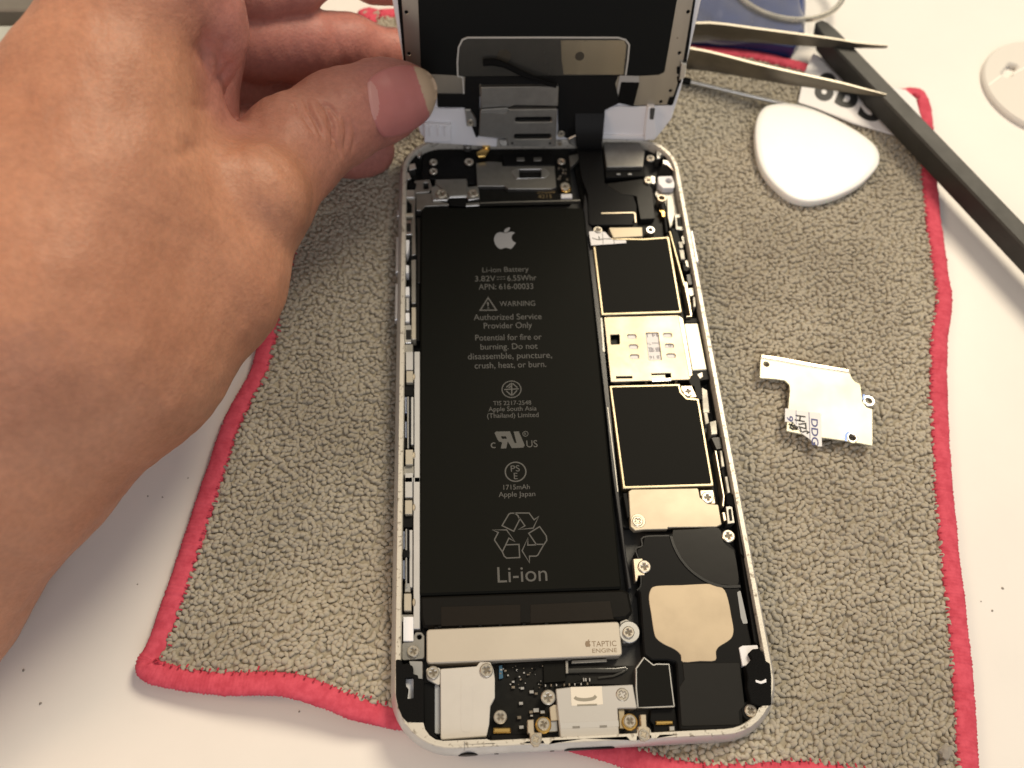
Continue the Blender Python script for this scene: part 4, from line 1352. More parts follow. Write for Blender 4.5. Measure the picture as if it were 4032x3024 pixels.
f1 = gd('1', [(248, 0), (268, 470), (290, 495), (480, 505), (560, 515), (1640, 515), (1860, 503), (1900, 485), (1984, 0)], .6)
film = [(f1[0][0], 128)] + f1 + [(f1[-1][0], 128)]
plate("black_film", rd(film, .6), .4, .6, LCDF, screen, ch=.04, M=SM)
win = gd('1', [(515, 512), (512, 420), (520, 320), (545, 268), (580, 253), (1100, 252), (1590, 253), (1640, 268), (1664, 300), (1655, 400), (1640, 505)], .68)
plate("smoky_window", win, .5, .68, WINF, screen, ch=.03, M=SM, label="smoky window with bright outline on the screen back")
mb = MB()
ribbon_mb(mb, gd('1', [(556, 640), (548, 520), (515, 512), (512, 420), (520, 320), (545, 268), (580, 253), (1100, 252), (1590, 253), (1640, 268), (1664, 300), (1655, 400), (1640, 505)], .8), .34, .6, .8, False, 0, SM)
mb.build("window_outline", mat("pale_outline", (.55, .54, .50), .4, .3), screen)
plate("window_reflection", gd('1', [(1205, 270), (1630, 270), (1645, 300), (1635, 395), (1625, 500), (1225, 500), (1210, 400)], .72), .6, .72, mat("bronze_reflection", (.31, .275, .205), .22, .8, var=.3, vscale=1.0, stretch=(1, .1, .1)), screen, ch=.02, M=SM)  # reflection on the window's right part, put in as a beige tinted plate
mb = MB()
for x, y, rx_ in ((825, 378, 47), (1332, 377, 31)):
    c0, c1 = gd('1', [(x, y), (x + rx_, y)], .76)
    r = c1[0] - c0[0]
    plate_mb(mb, circ(c0, r, 24), .6, .765, (), .02, 0, SM)
mb.pieces("round_dimple", mat("dimple", (.06, .052, .038), .35, .5), screen)
plate("black_tape_band", rd(gd('1', [(565, 515), (1590, 515), (1570, 560), (1600, 690), (1500, 740), (1480, 930), (1300, 955), (1190, 900), (1185, 730), (660, 560), (660, 900), (640, 930), (560, 720), (380, 720), (375, 632), (560, 632)], .9), .3), .3, .9, FLEX, screen, ch=.08, M=SM)
plate("black_tape", rd(gd('1', [(1612, 552), (1732, 555), (1692, 714), (1588, 690)], 1.0), .2), .4, 1.0, FOAM, screen, ch=.05, M=SM)
plate("pale_pad", rd(gd('1', [(1600, 508), (1730, 512), (1732, 556), (1610, 552), (1590, 640), (1575, 640)], .8), .15), .4, .8, mat("pale_pad_grey", (.38, .37, .35), .5), screen, ch=.05, M=SM)
plate("steel_lug", rd(gd('1', [(668, 586), (1190, 580), (1186, 712), (900, 706), (850, 722), (670, 735)], 2.2), .2), .5, 2.2, DULLST, screen, ch=.15, M=SM, label="flat grey steel lug")
slots = [rd(gd('1', [(900, 787), (1142, 785), (1144, 818), (900, 820)], 3.0), .5, 5), rd(gd('1', [(893, 900), (1138, 898), (1138, 932), (893, 934)], 3.0), .5, 5)]
cb = plate("cable_bracket", rd(gd('1', [(665, 745), (835, 762), (860, 735), (1182, 732), (1170, 985), (850, 980), (838, 930), (656, 915)], 3.0), .35), 1.2, 3.0, DULLST, screen, holes=slots, ch=.18, M=SM, label="steel cable bracket with two long slots")
mb = MB()
for sl_ in slots:
    plate_mb(mb, [(q[0], q[1]) for q in sl_], .6, 1.8, (), 0, 0, SM)
for x, y in ((880, 960), (1132, 960)):
    plate_mb(mb, circ(gd('1', [(x, y)], 3.0)[0], .3, 12), 2.8, 3.03, (), 0, 0, SM)
mb.pieces("bracket_hole", BLACK, cb)
mb = MB()
plate_mb(mb, gd('1', [(668, 737), (840, 725), (860, 735), (835, 762), (668, 760)], 3.06), 2.8, 3.05, (), .05, 0, SM)
mb.build("bright_fold", STEEL, cb)
plate("white_lower_panel", rd(gd('1', [(292, 722), (380, 728), (560, 724), (600, 800), (650, 915), (780, 930), (775, 985), (290, 955)], .5), .3), -1, .5, WHITEP, screen, ch=.12, M=SM)
plate("white_latch", rd(gd('1', [(288, 830), (470, 840), (472, 952), (290, 955)], 2.0), .3), 0, 2.0, WHITEP, screen, ch=.2, M=SM)
mb = MB()
for x in (330, 385, 430):
    plate_mb(mb, gd('1', [(x - 9, 850), (x + 9, 848), (x + 12, 905), (x - 5, 915)], 2.3), 1.8, 2.4, (), .1, 0, SM)
mb.pieces("latch_tooth", WHITEP, screen)
plate("white_lower_panel", rd(gd('1', [(1512, 712), (1700, 716), (1955, 706), (1950, 790), (1880, 882), (1830, 940), (1480, 930), (1500, 740)], .5), .3), -1, .5, WHITEP, screen, ch=.12, M=SM)
plate("white_hook", rd(gd('1', [(1790, 720), (1840, 720), (1835, 800), (1845, 880), (1840, 930), (1765, 945), (1775, 820)], 2.0), .25), 0, 2.0, WHITEP, screen, ch=.2, M=SM)
plate("hook_slot", rd(gd('1', [(1803, 724), (1838, 724), (1826, 802), (1800, 800)], 2.05), .3), 1.6, 2.06, mat("slot_grey", (.05, .05, .05), .5), screen, ch=.02, M=SM)
plate("ledge_lip", rd(gd('1', [(1480, 905), (1760, 912), (1765, 932), (1480, 932)], 1.2), .15), .3, 1.2, WHITEP, screen, ch=.1, M=SM)
for x, y, r in ((600, 828, 24), (1208, 902, 24), (1200, 968, 16)):
    c = gd('1', [(x, y)], 1.6)[0]
    o = bpy.data.objects.new("screw", SCREW)
    link(o, screen)
    w = SM @ Vector((c[0], c[1], 1.6))
    o.location = (w - screen.location / S) * S
    rr = r * .5877 * .062
    o.scale = (rr, rr, 1)
    o.rotation_euler = (SA, 0, 0)
for pts in ([(560, 735), (600, 735), (640, 800), (640, 850), (575, 850)], [(780, 935), (850, 935), (850, 985), (800, 980)], [(1255, 930), (1310, 905), (1312, 985), (1260, 965)], [(2010, 420), (2050, 430), (2040, 520), (1995, 545)]):
    plate("steel_fitting", rd(gd('1', pts, 1.3), .2), .2, 1.3, STEEL, screen, ch=.2, M=SM)
for pts in ([(1985, 455), (2020, 455), (2010, 500), (1985, 500)], [(1985, 520), (2020, 515), (2010, 560), (1990, 560)], [(1935, 660), (1970, 655), (1950, 710), (1920, 705)], [(1250, 860), (1310, 860), (1310, 915), (1255, 915)]):
    plate("rubber_dot", rd(gd('1', pts, 1.0), .25), .2, 1.0, FOAM, screen, ch=.15, M=SM)
mb = MB()
p3 = [np.array(SM @ Vector((*gd('1', [(x, y)], n)[0], n))) for x, y, n in ((685, 420, 1.4), (760, 418, 1.6), (850, 445, 1.9), (960, 500, 2.2), (1080, 545, 2.4), (1175, 575, 2.6))]
tube_mb(mb, cr(p3, 5, False), [.75] * 8 + [.62] * 10 + [.5] * 8, 8, 0)
mb.build("frayed_foam_strip", FOAM, screen, "frayed black strip hanging across the screen back")
# flex cables bridging screen and body
mb = MB()
L3 = [np.array(SM @ Vector((*gd('1', [(x, 760)], .95)[0], .95))) for x in (1300, 1500)]
path = []
for s in np.linspace(0, 1, 12):
    a = L3[0] * (1 - s) ** 2 + 2 * s * (1 - s) * np.array([L3[0][0] + .4, 131.8, 7.5]) + s * s * U('1', 1320, 1000, 4.7)
    b = L3[1] * (1 - s) ** 2 + 2 * s * (1 - s) * np.array([L3[1][0] - .4, 131.8, 7.5]) + s * s * U('1', 1475, 1000, 4.7)
    path.append((a, b))
V = [tuple(q) for ab in path for q in ab]
V += [(q[0], q[1] + .1, q[2] - .25) for q in V]
n2 = len(path) * 2
F = []
for i in range(len(path) - 1):
    F += [(2 * i, 2 * i + 2, 2 * i + 3, 2 * i + 1), (n2 + 2 * i, n2 + 2 * i + 1, n2 + 2 * i + 3, n2 + 2 * i + 2),
          (2 * i, n2 + 2 * i, n2 + 2 * i + 2, 2 * i + 2), (2 * i + 1, 2 * i + 3, n2 + 2 * i + 3, n2 + 2 * i + 1)]
mb.add(V, F)
mb.build("flex_ribbon", FLEX, screen, "black flex ribbon joining screen and body")
# brass earpiece contacts under the left edge
mb = MB()
for x, y, mi in ((580, 972, 0), (705, 972, 1)):
    c = U('1', x, y, 5.6)
    plate_mb(mb, circ(c[:2], .95, 18), 4.2, 5.6, (), .2, mi)
plate_mb(mb, rd(g('1', [(640, 1020), (690, 990), (730, 1000), (700, 1045), (650, 1048)], 5.2), .2), 4.6, 5.2, (), .1, 1)
mb.pieces("brass_contact", [DULLST, GOLD], phone)

# =================================================================================================
# TOOLS ON THE CLOTH AND THE TABLE
# =================================================================================================
# opening pick ------------------------------------------------------------------------------------
PICK = mat("white_pick_plastic", (0.84, 0.83, 0.81), .3, var=.02, vscale=1, sss=.1)
pk = cr(g('f', [(700, 610), (800, 606), (900, 625), (1050, 685), (1200, 765), (1300, 835), (1342, 890), (1350, 945), (1330, 995), (1240, 1085), (1120, 1150), (1000, 1188), (900, 1195), (800, 1165), (700, 1085), (635, 1000),
                (600, 900), (588, 780), (600, 690), (640, 630)], 4.0), 5)
pk = clean(pk)
if area2(pk) < 0:
    pk.reverse()
mb = MB()
cen = np.mean(np.array(pk), 0)
prof = [(.2, 1.0), (.0, 1.3), (.0, 2.75), (.12, 3.02), (.4, 3.16), (1.5, 3.2), (5.0, 3.25)]
rings = [offset(pk, i) for i, _ in prof[:-1]] + [[tuple(cen + (np.array(q) - cen) * .55) for q in pk]]
rings = [[(x, y, z) for x, y in r] for r, (_, z) in zip(rings, prof)]
n = len(pk)
F = []
for i in range(len(rings) - 1):
    for k in range(n):
        k2 = (k + 1) % n
        F.append((i * n + k, i * n + k2, (i + 1) * n + k2, (i + 1) * n + k))
F.append(tuple(range(n - 1, -1, -1)))
F.append(tuple((len(rings) - 1) * n + k for k in range(n)))
# lift so that the pick rests on the tufts, slightly tilted
Vp = []
for r in rings:
    for x, y, z in r:
        Vp.append((x, y, z - .6 + (y - cen[1]) * .02))
mb.add(Vp, F)
pick = mb.build("opening_pick", PICK, None, smooth=60)
tag(pick, "thick white rounded triangular opening pick on the grey cloth", "pick")

# thin steel rod ----------------------------------------------------------------------------------
rod = thing("thin_rod", "thin bright steel rod with a dark end sticking out beside the white pick", "rod", tuple(U('k', 600, 1300, 0)))
a, b = U('k', 30, 1180, 1.3), U('k', 1500, 1530, 1.3)
d = b - a
mb = MB()
tube_mb(mb, [a + d * .02, b], .62, 14)
mb.build("shaft", STEEL, rod)
mb = MB()
tube_mb(mb, [a - d * .45, a + d * .03], .95, 14)
mb.build("dark_handle", BLACK, rod)

# black nylon bar -----------------------------------------------------------------------------------
NYL = mat("black_nylon", (0.025, 0.0235, 0.0195), .5, var=.2, vscale=2, bump=.08, bscale=20)
bz = 7.4
ax = [U('j', 1030, 20, bz), U('f', 2212, 1360, bz)]            # right upper edge of the bar
ax2 = [U('j', 720, 20, bz), U('f', 2212, 1560, bz)]
tl = U('k', 1990, 250, bz)
e0, e1 = ax[0], ax[1]
dirv = (e1 - e0)[:2] / np.linalg.norm((e1 - e0)[:2])
per = np.array([dirv[1], -dirv[0]])
if per @ (ax2[0] - ax[0])[:2] < 0:
    per = -per
W = 5.2
Lb = 128.0
st = tl[:2] - per * .8


def barpt(s, w, z):
    return (*(st + dirv * s + per * w), z)


mb = MB()
secs = [(0.0, .2, W * .55, bz - 1.4, bz - 1.0), (2.0, .05, W * .8, bz - 3.4, bz - .4), (6.0, 0, W, bz - 5.2, bz), (11, 0, W, bz - 5.6, bz), (Lb, 0, W, bz - 5.6, bz)]
V, F = [], []
for s, w0, w1, z0, z1 in secs:
    c = .45
    V += [barpt(s, w0, z0 + .2), barpt(s, w0, z1 - c), barpt(s, w0 + c, z1), barpt(s, w1 - c, z1), barpt(s, w1, z1 - c), barpt(s, w1, z0 + .2), barpt(s, w1 - .4, z0), barpt(s, w0 + .4, z0)]
for i in range(len(secs) - 1):
    for k in range(8):
        k2 = (k + 1) % 8
        F.append((i * 8 + k, i * 8 + k2, (i + 1) * 8 + k2, (i + 1) * 8 + k))
F.append(tuple(range(8)))
F.append(tuple((len(secs) - 1) * 8 + k for k in range(7, -1, -1)))
mb.add(V, F)
bar = mb.build("prying_bar", NYL, None, smooth=40)
bm = bmesh.new()
bm.from_mesh(bar.data)
bmesh.ops.recalc_face_normals(bm, faces=bm.faces)
bm.to_mesh(bar.data)
bm.free()
tag(bar, "long square black nylon prying bar lying across the corner of the cloth", "pry tool")

# tweezers -----------------------------------------------------------------------------------------
TW = mat("tweezer_shaded_face", (0.17, 0.15, 0.12), .30, .75, var=.3, vscale=1.5, stretch=(.3, 2, 2))  # blade faces darkened in the colour for the dark surroundings they mirror
TWE = mat("tweezer_lit_edge", (0.72, 0.66, 0.55), .35, .7, var=.15, vscale=20)  # same steel, brightened in the colour as the lit upper edge
tw = thing("tweezers", "pair of steel tweezers lying on edge behind the screen, points towards the black bar", "tweezers", tuple(U('k', 900, 500, 0)))


def tw_arm(topl, botl, z1f, z0f, thick):
    """blade standing on its edge: upper edge measured, depth of the blade downwards"""
    n = len(topl)
    T = [U('s', a, b, z1f(i / (n - 1))) for i, (a, b) in enumerate(topl)]
    V, F = [], []
    for i, q in enumerate(T):
        t = T[min(i + 1, n - 1)] - T[max(i - 1, 0)]
        t /= np.linalg.norm(t)
        s = np.array([-t[1], t[0], 0])
        s /= np.linalg.norm(s)
        th = thick * (1 - .75 * (i / (n - 1)) ** 4)
        z0 = z0f(i / (n - 1))
        for w, z in ((0, z0), (0, q[2]), (th, q[2]), (th, z0)):
            p = q + s * w
            V.append((p[0], p[1], z))
    mb = MB()
    mi_ = []
    for i in range(n - 1):
        for k in range(4):
            k2 = (k + 1) % 4
            F.append((i * 4 + k, (i + 1) * 4 + k, (i + 1) * 4 + k2, i * 4 + k2))
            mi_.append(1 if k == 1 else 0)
    F.append((0, 1, 2, 3))
    F.append(tuple((n - 1) * 4 + k for k in (3, 2, 1, 0)))
    mb.add(V, F)
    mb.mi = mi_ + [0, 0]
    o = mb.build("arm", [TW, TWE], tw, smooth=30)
    bm = bmesh.new()
    bm.from_mesh(o.data)
    bmesh.ops.recalc_face_normals(bm, faces=bm.faces)
    bm.to_mesh(o.data)
    bm.free()
    return o


up = cr([px('s', 2150, 170), px('s', 2500, 105), px('k', 180, 345), px('k', 500, 355), px('k', 1000, 420), px('k', 1700, 510), px('k', 2212, 580), px('f', 1200, 262), px('f', 1385, 278)], 4, False)
lo = cr([px('s', 2150, 175), px('s', 2500, 158), px('k', 90, 715), px('k', 500, 800), px('k', 1000, 930), px('k', 1700, 1090), px('k', 2212, 1200), px('f', 1250, 545), px('f', 1375, 575)], 4, False)
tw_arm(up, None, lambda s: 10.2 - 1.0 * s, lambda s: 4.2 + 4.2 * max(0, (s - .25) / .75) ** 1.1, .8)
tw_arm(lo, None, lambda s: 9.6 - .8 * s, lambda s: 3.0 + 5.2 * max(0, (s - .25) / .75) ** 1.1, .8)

# loose bracket with sticker -----------------------------------------------------------------------
LZ = 2.4
brk = thing("loose_bracket", "loose shiny steel bracket with screw eyes and a torn paper sticker lying on the cloth", "bracket", tuple(U('g', 1200, 800, 0)))
bo = g('g', [(320, 205), (310, 470), (530, 485), (650, 505), (705, 560), (712, 640), (690, 880), (665, 1180), (840, 1215), (1150, 1270), (1450, 1310), (1700, 1355), (1825, 1380), (1822, 885), (1740, 860), (1690, 790), (1672, 650),
             (1665, 575), (1650, 548), (1590, 520), (1540, 460), (1520, 405), (1000, 325), (540, 240)], LZ)
c3 = U('g', 1775, 770, LZ)[:2]
plate("sheet", rd(bo, .25), LZ - .45, LZ, mat("mirror_nickel", (0.56, 0.535, 0.43), .48, .8, var=.1, vscale=.8, bump=.05, bscale=1.2), brk, holes=[circ(U('g', 400, 285, LZ)[:2], .62, 18), circ(U('g', 790, 1130, LZ)[:2], .62, 18), circ(U('g', 1550, 1270, LZ)[:2], 1.1, 20)], ch=.1)
plate("folded_edge", rd(g('g', [(325, 152), (320, 205), (540, 238), (1000, 322), (1515, 402), (1512, 352), (1000, 262), (540, 178)], LZ), .1), LZ - 1.5, LZ + .1, mat("fold_nickel", (.50, .44, .35), .3, .8), brk, ch=.25)
mb = MB()
ribbon_mb(mb, g('g', [(330, 215), (540, 245), (1000, 330), (1515, 408)], LZ + .06), .16, LZ - .2, LZ + .05)
ribbon_mb(mb, g('g', [(525, 245), (522, 480)], LZ + .06), .16, LZ - .2, LZ + .04)
mb.pieces("bend_line", DULLST, brk)
plate("screw_eye", circ(c3, 1.35, 26), LZ - 1.0, LZ - .1, STEEL, brk, holes=[circ(c3, .72, 20)], ch=.15)
c4 = U('g', 1550, 1265, LZ)[:2]
plate("screw_eye", circ(c4, 1.15, 26), LZ - .9, LZ + .06, STEEL, brk, holes=[circ(c4, .72, 20)], ch=.15)
mb = MB()
ribbon_mb(mb, g('g', [(1708, 690), (1700, 760)], LZ + .05), .45, LZ - .1, LZ + .05)
ribbon_mb(mb, cr(g('g', [(1500, 1190), (1465, 1240), (1465, 1315)], LZ + .05), 4, False), .5, LZ - .1, LZ + .05)
mb.pieces("blue_marking", BLUEPEN, brk)
st_ = plate("paper_sticker", g('g', [(652, 875), (1132, 940), (1145, 1385), (1090, 1385), (985, 1290), (870, 1210), (790, 1100), (755, 1060), (648, 1055)], LZ + .12), LZ + .02, LZ + .12, PAPER, brk, ch=.02, label="torn white ruled sticker with blue and black lettering")
mb = MB()


def vtext(body, k, pl, pr, caph_mm, z, mi):
    text_mb(mb, body, U(k, *pl, z), U(k, *pr, z), caph_mm, z, mi, None, .018)


zt = LZ + .15
vtext("DDG", 'g', (1000, 1012), (1010, 1365), 1.35, zt, 0)
mb.build("blue_letters", INKB, st_, smooth=0)
mb = MB()
vtext("9", 'g', (672, 975), (680, 1050), 1.25, zt, 0)
mb.build("blue_letters", INKB, st_, smooth=0)
mb = MB()
for ln in ([(790, 972), (925, 990)], [(780, 1030), (915, 1055)], [(855, 985), (845, 1045)], [(830, 1090), (925, 1080), (930, 1150), (845, 1125), (870, 1195)], [(880, 1195), (935, 1180), (968, 1195), (940, 1215)], [(700, 1080), (760, 1110), (830, 1130)],
           [(755, 1060), (720, 1130), (770, 1160)]):
    ribbon_mb(mb, g('g', ln, zt), .34, zt - .02, zt, False, 1)
ribbon_mb(mb, g('g', [(798, 905), (800, 1090)], zt + .01), .09, zt - .02, zt + .01, False, 0)
ribbon_mb(mb, g('g', [(970, 930), (985, 1280)], zt + .01), .13, zt - .02, zt + .01, False, 0)
mb.pieces("pen_stroke", [INKB, INKK], st_)

# blue pouch in a clear bag -------------------------------------------------------------------------
pouch = thing("bagged_item", "dark blue item with a wire ring inside a clear plastic bag behind the tweezers", "bag", tuple(U('k', 900, 200, TZ)))
zb = 4.0
bl = g('k', [(150, 0)], zb) + g('k', [(40, 610), (600, 665), (1100, 715), (1560, 790)], 0.6) + g('k', [(1640, 560), (1745, 430), (1760, 0), (1700, -900), (200, -900)], zb)
plate("blue_insert", rd(bl, 2.0, 5), TZ + .1, zb, mat("deep_blue_plastic", (.014, .038, .155), .25, var=.3, vscale=.8, bump=.2, bscale=.8), pouch, ch=1.2)
def circ3(pA, pB, pC):
    Am = 2 * np.array([pB - pA, pC - pA])
    c_ = np.linalg.solve(Am, np.array([pB @ pB - pA @ pA, pC @ pC - pA @ pA]))
    return c_, np.linalg.norm(pA - c_)


c0, rr = circ3(U('k', 840, -10, zb + 1)[:2], U('k', 1290, 225, zb + 1)[:2], U('k', 1760, 270, zb + 1)[:2])
mb = MB()
pts = [(c0[0] + rr * math.cos(t), c0[1] + rr * math.sin(t), zb + .7) for t in np.linspace(0, 2 * math.pi, 72)]
tube_mb(mb, pts, .8, 10, 0)
mb.build("wire_ring", mat("ring_steel", (.72, .68, .58), .25, 1.0, var=.3, vscale=2), pouch)
# clear film: a rippled sheet draped over the insert, running out to the right
FILM = bpy.data.materials.new("clear_film")
FILM.use_nodes = True
nt = FILM.node_tree
nt.nodes.clear()
om = nt.nodes.new("ShaderNodeOutputMaterial")
ms = nt.nodes.new("ShaderNodeMixShader")
tb = nt.nodes.new("ShaderNodeBsdfTransparent")
gb_ = nt.nodes.new("ShaderNodeBsdfPrincipled")
gb_.inputs["Base Color"].default_value = (.85, .85, .86, 1)
gb_.inputs["Roughness"].default_value = .12
fr = nt.nodes.new("ShaderNodeFresnel")
fr.inputs[0].default_value = 1.5
ad = nt.nodes.new("ShaderNodeMath")
ad.operation = 'MULTIPLY_ADD'
ad.inputs[1].default_value = .55
ad.inputs[2].default_value = .05
nt.links.new(fr.outputs[0], ad.inputs[0])
nt.links.new(ad.outputs[0], ms.inputs[0])
nt.links.new(tb.outputs[0], ms.inputs[1])
nt.links.new(gb_.outputs[0], ms.inputs[2])
nt.links.new(ms.outputs[0], om.inputs[0])
fa, fb = U('k', -50, 640, zb), U('k', 2010, 640, zb)
fx0, fx1 = fa[0], fb[0]
fy0, fy1 = U('k', 1800, 840, 1)[1], U('k', 1500, -900, zb)[1]
NX, NY = 60, 60
V = []
xb = U('k', 1745, 300, zb)[0]
for j in range(NY):
    for i in range(NX):
        x = fx0 + (fx1 - fx0) * i / (NX - 1)
        y = fy0 + (fy1 - fy0) * j / (NY - 1) + (x - fx0) * -.02
        f = 1 / (1 + math.exp((x - xb) * 1.1))
        z = (zb + 2.0) * f + (1 - f) * 1.6 + .5 * math.sin(x * .31 + .8 * math.sin(y * .2)) * math.sin(y * .23 + x * .1) + .3 * math.exp(-((x - y * .4 + 20) % 13 - 6) ** 2)
        V.append((x, y, max(z, .6 if y < 185 else TZ + .3)))
F = [(j * NX + i, j * NX + i + 1, (j + 1) * NX + i + 1, (j + 1) * NX + i) for j in range(NY - 1) for i in range(NX - 1)]
mb = MB()
mb.add(V, F)
mb.build("clear_bag", FILM, pouch, smooth=180)

# clear disc at the right ---------------------------------------------------------------------------
dz = -1.0
pA, pB, pC = (U('s', 3873, 265, dz)[:2], U('s', 3990, 164, dz)[:2], U('s', 4032, 482, dz)[:2])
cen, rad = circ3(pA, pB, pC)
disc = thing("clear_disc", "pale translucent plastic disc with a slot at the right edge of the table", "disc", (cen[0], cen[1], TZ))
DISCM = mat("frosted_plastic", (.77, .73, .67), .25, trans=.1, spec=.5)
slot = rd([tuple(U('s', x, y, dz)[:2]) for x, y in ((3942, 290), (3975, 248), (4010, 258), (3985, 292), (3965, 306))], .8, 4)
plate("disc_body", circ(cen, rad, 90), TZ + .05, dz, DISCM, disc, holes=[slot], ch=.5)
mb = MB()
ribbon_mb(mb, [tuple(U('s', 3892, 336, dz)[:2]), tuple(U('s', 3942, 298, dz)[:2])], .5, dz - .05, dz + .05)
ribbon_mb(mb, [tuple(U('s', 3985, 292, dz)[:2]), tuple(U('s', 4060, 255, dz)[:2])], .5, dz - .05, dz + .05)
mb.pieces("bright_seam", mat("seam_white", (.85, .82, .75), .3), disc)

# things at the upper left behind the hand -------------------------------------------------------------
tb_ = U('s', 30, 90, 4)
gbx = MB()
p0 = U('s', 100, 60, 6)
plate_mb(gbx, rd([(p0[0] - 70, p0[1] + 2), (p0[0] + 8, p0[1] + 2), (p0[0] + 8, p0[1] + 60), (p0[0] - 70, p0[1] + 60)], 1.5), TZ + .05, 6, (), .5)
o = gbx.build("grey_box", mat("matt_grey_metal", (.22, .20, .17), .5, .2, var=.15, vscale=1), None)
tag(o, "matt grey box at the top left corner beyond the hand", "box")
cl = MB()
p0 = U('s', 100, 75, 6)
p1 = U('s', 60, 330, 3)
plate_mb(cl, rd([(p0[0] - 60, p1[1]), (p0[0] + 6, p1[1]), (p0[0] + 6, p0[1] - .5), (p0[0] - 60, p0[1] - .5)], 2), TZ + .05, 5, (), 1.0)
o = cl.build("pale_case", mat("glossy_pale_plastic", (.50, .52, .47), .12, spec=.7, var=.2, vscale=.7), None)
tag(o, "glossy pale green plastic case edge peeking out left of the hand", "case")

# crumbs ------------------------------------------------------------------------------------------
SPECK = mat("dark_speck", (.26, .235, .205), .8)


def crumb(k, x, y, r, z, label, ex=1.0, group=None):
    c = U(k, x, y, z)
    bm = bmesh.new()
    bmesh.ops.create_icosphere(bm, subdivisions=2, radius=1)
    for v in bm.verts:
        j = 1 + random.uniform(-.25, .25)
        v.co = Vector((v.co.x * r * j, v.co.y * r * ex * j, v.co.z * r * .5 * j)) * S
    me = bpy.data.meshes.new("crumb")
    bm.to_mesh(me)
    bm.free()
    me.materials.append(SPECK)
    o = bpy.data.objects.new("crumb", me)
    link(o)
    o.location = Vector((c[0], c[1], z + r * .35)) * S
    o.rotation_euler = (0, 0, random.uniform(0, 3))
    tag(o, label, "crumb", group)


crumb('m', 1385, 1572, .95, .7, "dark oval crumb on the grey cloth near its lower right corner", 1.5)
for x, y, r in ((680, 690, .22), (620, 700, .18), (590, 565, .18), (535, 2790, .12), (145, 1430, .3)):
    pass
GR = "tiny dark specks scattered on the white table"
for k, x, y, r in (('n', 348, 493, .2), ('n', 245, 570, .22), ('n', 186, 566, .22), ('n', 145, 920, .18), ('n', 795, 1432, .2), ('s', 160, 2770, .3), ('s', 93, 2640, .3), ('s', 360, 2073, .2),
                   ('m', 1690, 700, .3), ('m', 1635, 820, .26), ('m', 1575, 770, .18)):
    crumb(k, x, y, r * .7, TZ, "tiny dark speck lying on the bare white table", 1.2, GR)

# =================================================================================================
# THE HAND
# =================================================================================================


def HP(x, y, d):
    return UD('s', x, y, d)


G = {}


def chain(name, pts):
    G[name] = [(HP(x, y, d), r) for x, y, d, r in pts]


chain('back', [(590, -260, 142, 8.4), (462, 60, 138, 10.3), (375, 430, 138, 14.6), (300, 800, 138, 20.0), (150, 1250, 137, 25), (-150, 1750, 137, 22), (-520, 2300, 139, 23), (-1000, 3000, 142, 23)])
chain('thumb', [(1592, 372, 186.5, 6.6), (1500, 398, 184.5, 8.1), (1330, 468, 178.5, 8.9), (1150, 590, 171, 9.6), (990, 800, 161, 10.4), (760, 1085, 153, 15.8), (470, 1380, 147, 17.2), (130, 1780, 145, 12.5), (-200, 2120, 145, 11)])
chain('palm', [(760, 200, 170, 10), (640, 560, 166, 13), (450, 950, 160, 18)])
chain('lobeA', [(640, -80, 142, 10.5), (812, 60, 148, 6.4), (850, 140, 150.5, 4.8), (838, 220, 153, 4.0), (826, 330, 156, 3.0)])
chain('lobeB', [(650, 110, 147, 8), (742, 250, 150, 4.8), (768, 350, 152, 3.7), (795, 450, 154, 3.3), (835, 512, 156, 2.7)])
chain('web', [(980, 660, 166, 5.5), (830, 700, 159, 6.0), (690, 640, 152, 6.8), (560, 500, 148, 8.0), (480, 300, 145, 10)])
chain('f1', [(820, 150, 178, 8), (1000, 170, 188, 7.6), (1180, 172, 194, 7.6), (1370, 178, 200, 6.3), (1580, 214, 206, 4.7), (1720, 235, 208, 4.2)])
chain('f2', [(760, -60, 168, 8), (1000, -25, 181, 5.6), (1160, -50, 186, 5.2), (1330, -140, 192, 5.0)])
chain('f3', [(1330, -160, 192, 5.0), (1470, -95, 198, 5.4), (1600, -70, 201, 5.6)])
chain('f4', [(760, 330, 184, 8), (1000, 390, 200, 7.0), (1240, 370, 209, 6.2), (1500, 370, 213, 5.8)])
chain('f5', [(700, 560, 180, 8), (1000, 560, 196, 7.4), (1220, 570, 203, 6.6), (1400, 592, 207, 5.9), (1470, 598, 208, 5.4)])


def cone(p, a, ra, b, rb):
    ba = b - a
    h = np.clip(((p - a) @ ba) / (ba @ ba), 0, 1)
    return np.linalg.norm(p - a - h[:, None] * ba, axis=1) - (ra + (rb - ra) * h)


def smin(a, b, k):
    h = np.maximum(k - np.abs(a - b), 0) / k
    return np.minimum(a, b) - h * h * k * .25


def chain_sdf(p, name, k):
    d = None
    c = G[name]
    for (a, ra), (b, rb) in zip(c[:-1], c[1:]):
        e = cone(p, a, ra, b, rb)
        d = e if d is None else smin(d, e, k)
    return d


knob = HP(1003, 775, 153.6)


def hand_sdf(p):
    body = chain_sdf(p, 'back', 4)
    th = chain_sdf(p, 'thumb', 4.5)
    th = smin(th, np.linalg.norm(p - knob, axis=1) - 9.6, 3.0)          # knuckle of the thumb
    main = smin(body, th, 9)
    main = smin(main, chain_sdf(p, 'web', 5), 6)
    la = smin(chain_sdf(p, 'lobeA', 2.5), chain_sdf(p, 'lobeB', 2.5), .9)
    main = smin(main, la, 6.0)
    palm = chain_sdf(p, 'palm', 6)
    fing = np.full(len(p), 1e3)
    for f in ('f1', 'f4', 'f5'):
        fing = smin(fing, chain_sdf(p, f, 4), .7)
    f2 = smin(chain_sdf(p, 'f2', 4), chain_sdf(p, 'f3', 3), 2)
    fing = smin(fing, f2, .7)
    inner_ = smin(palm, fing, 3)
    return smin(main, inner_, 1.2)


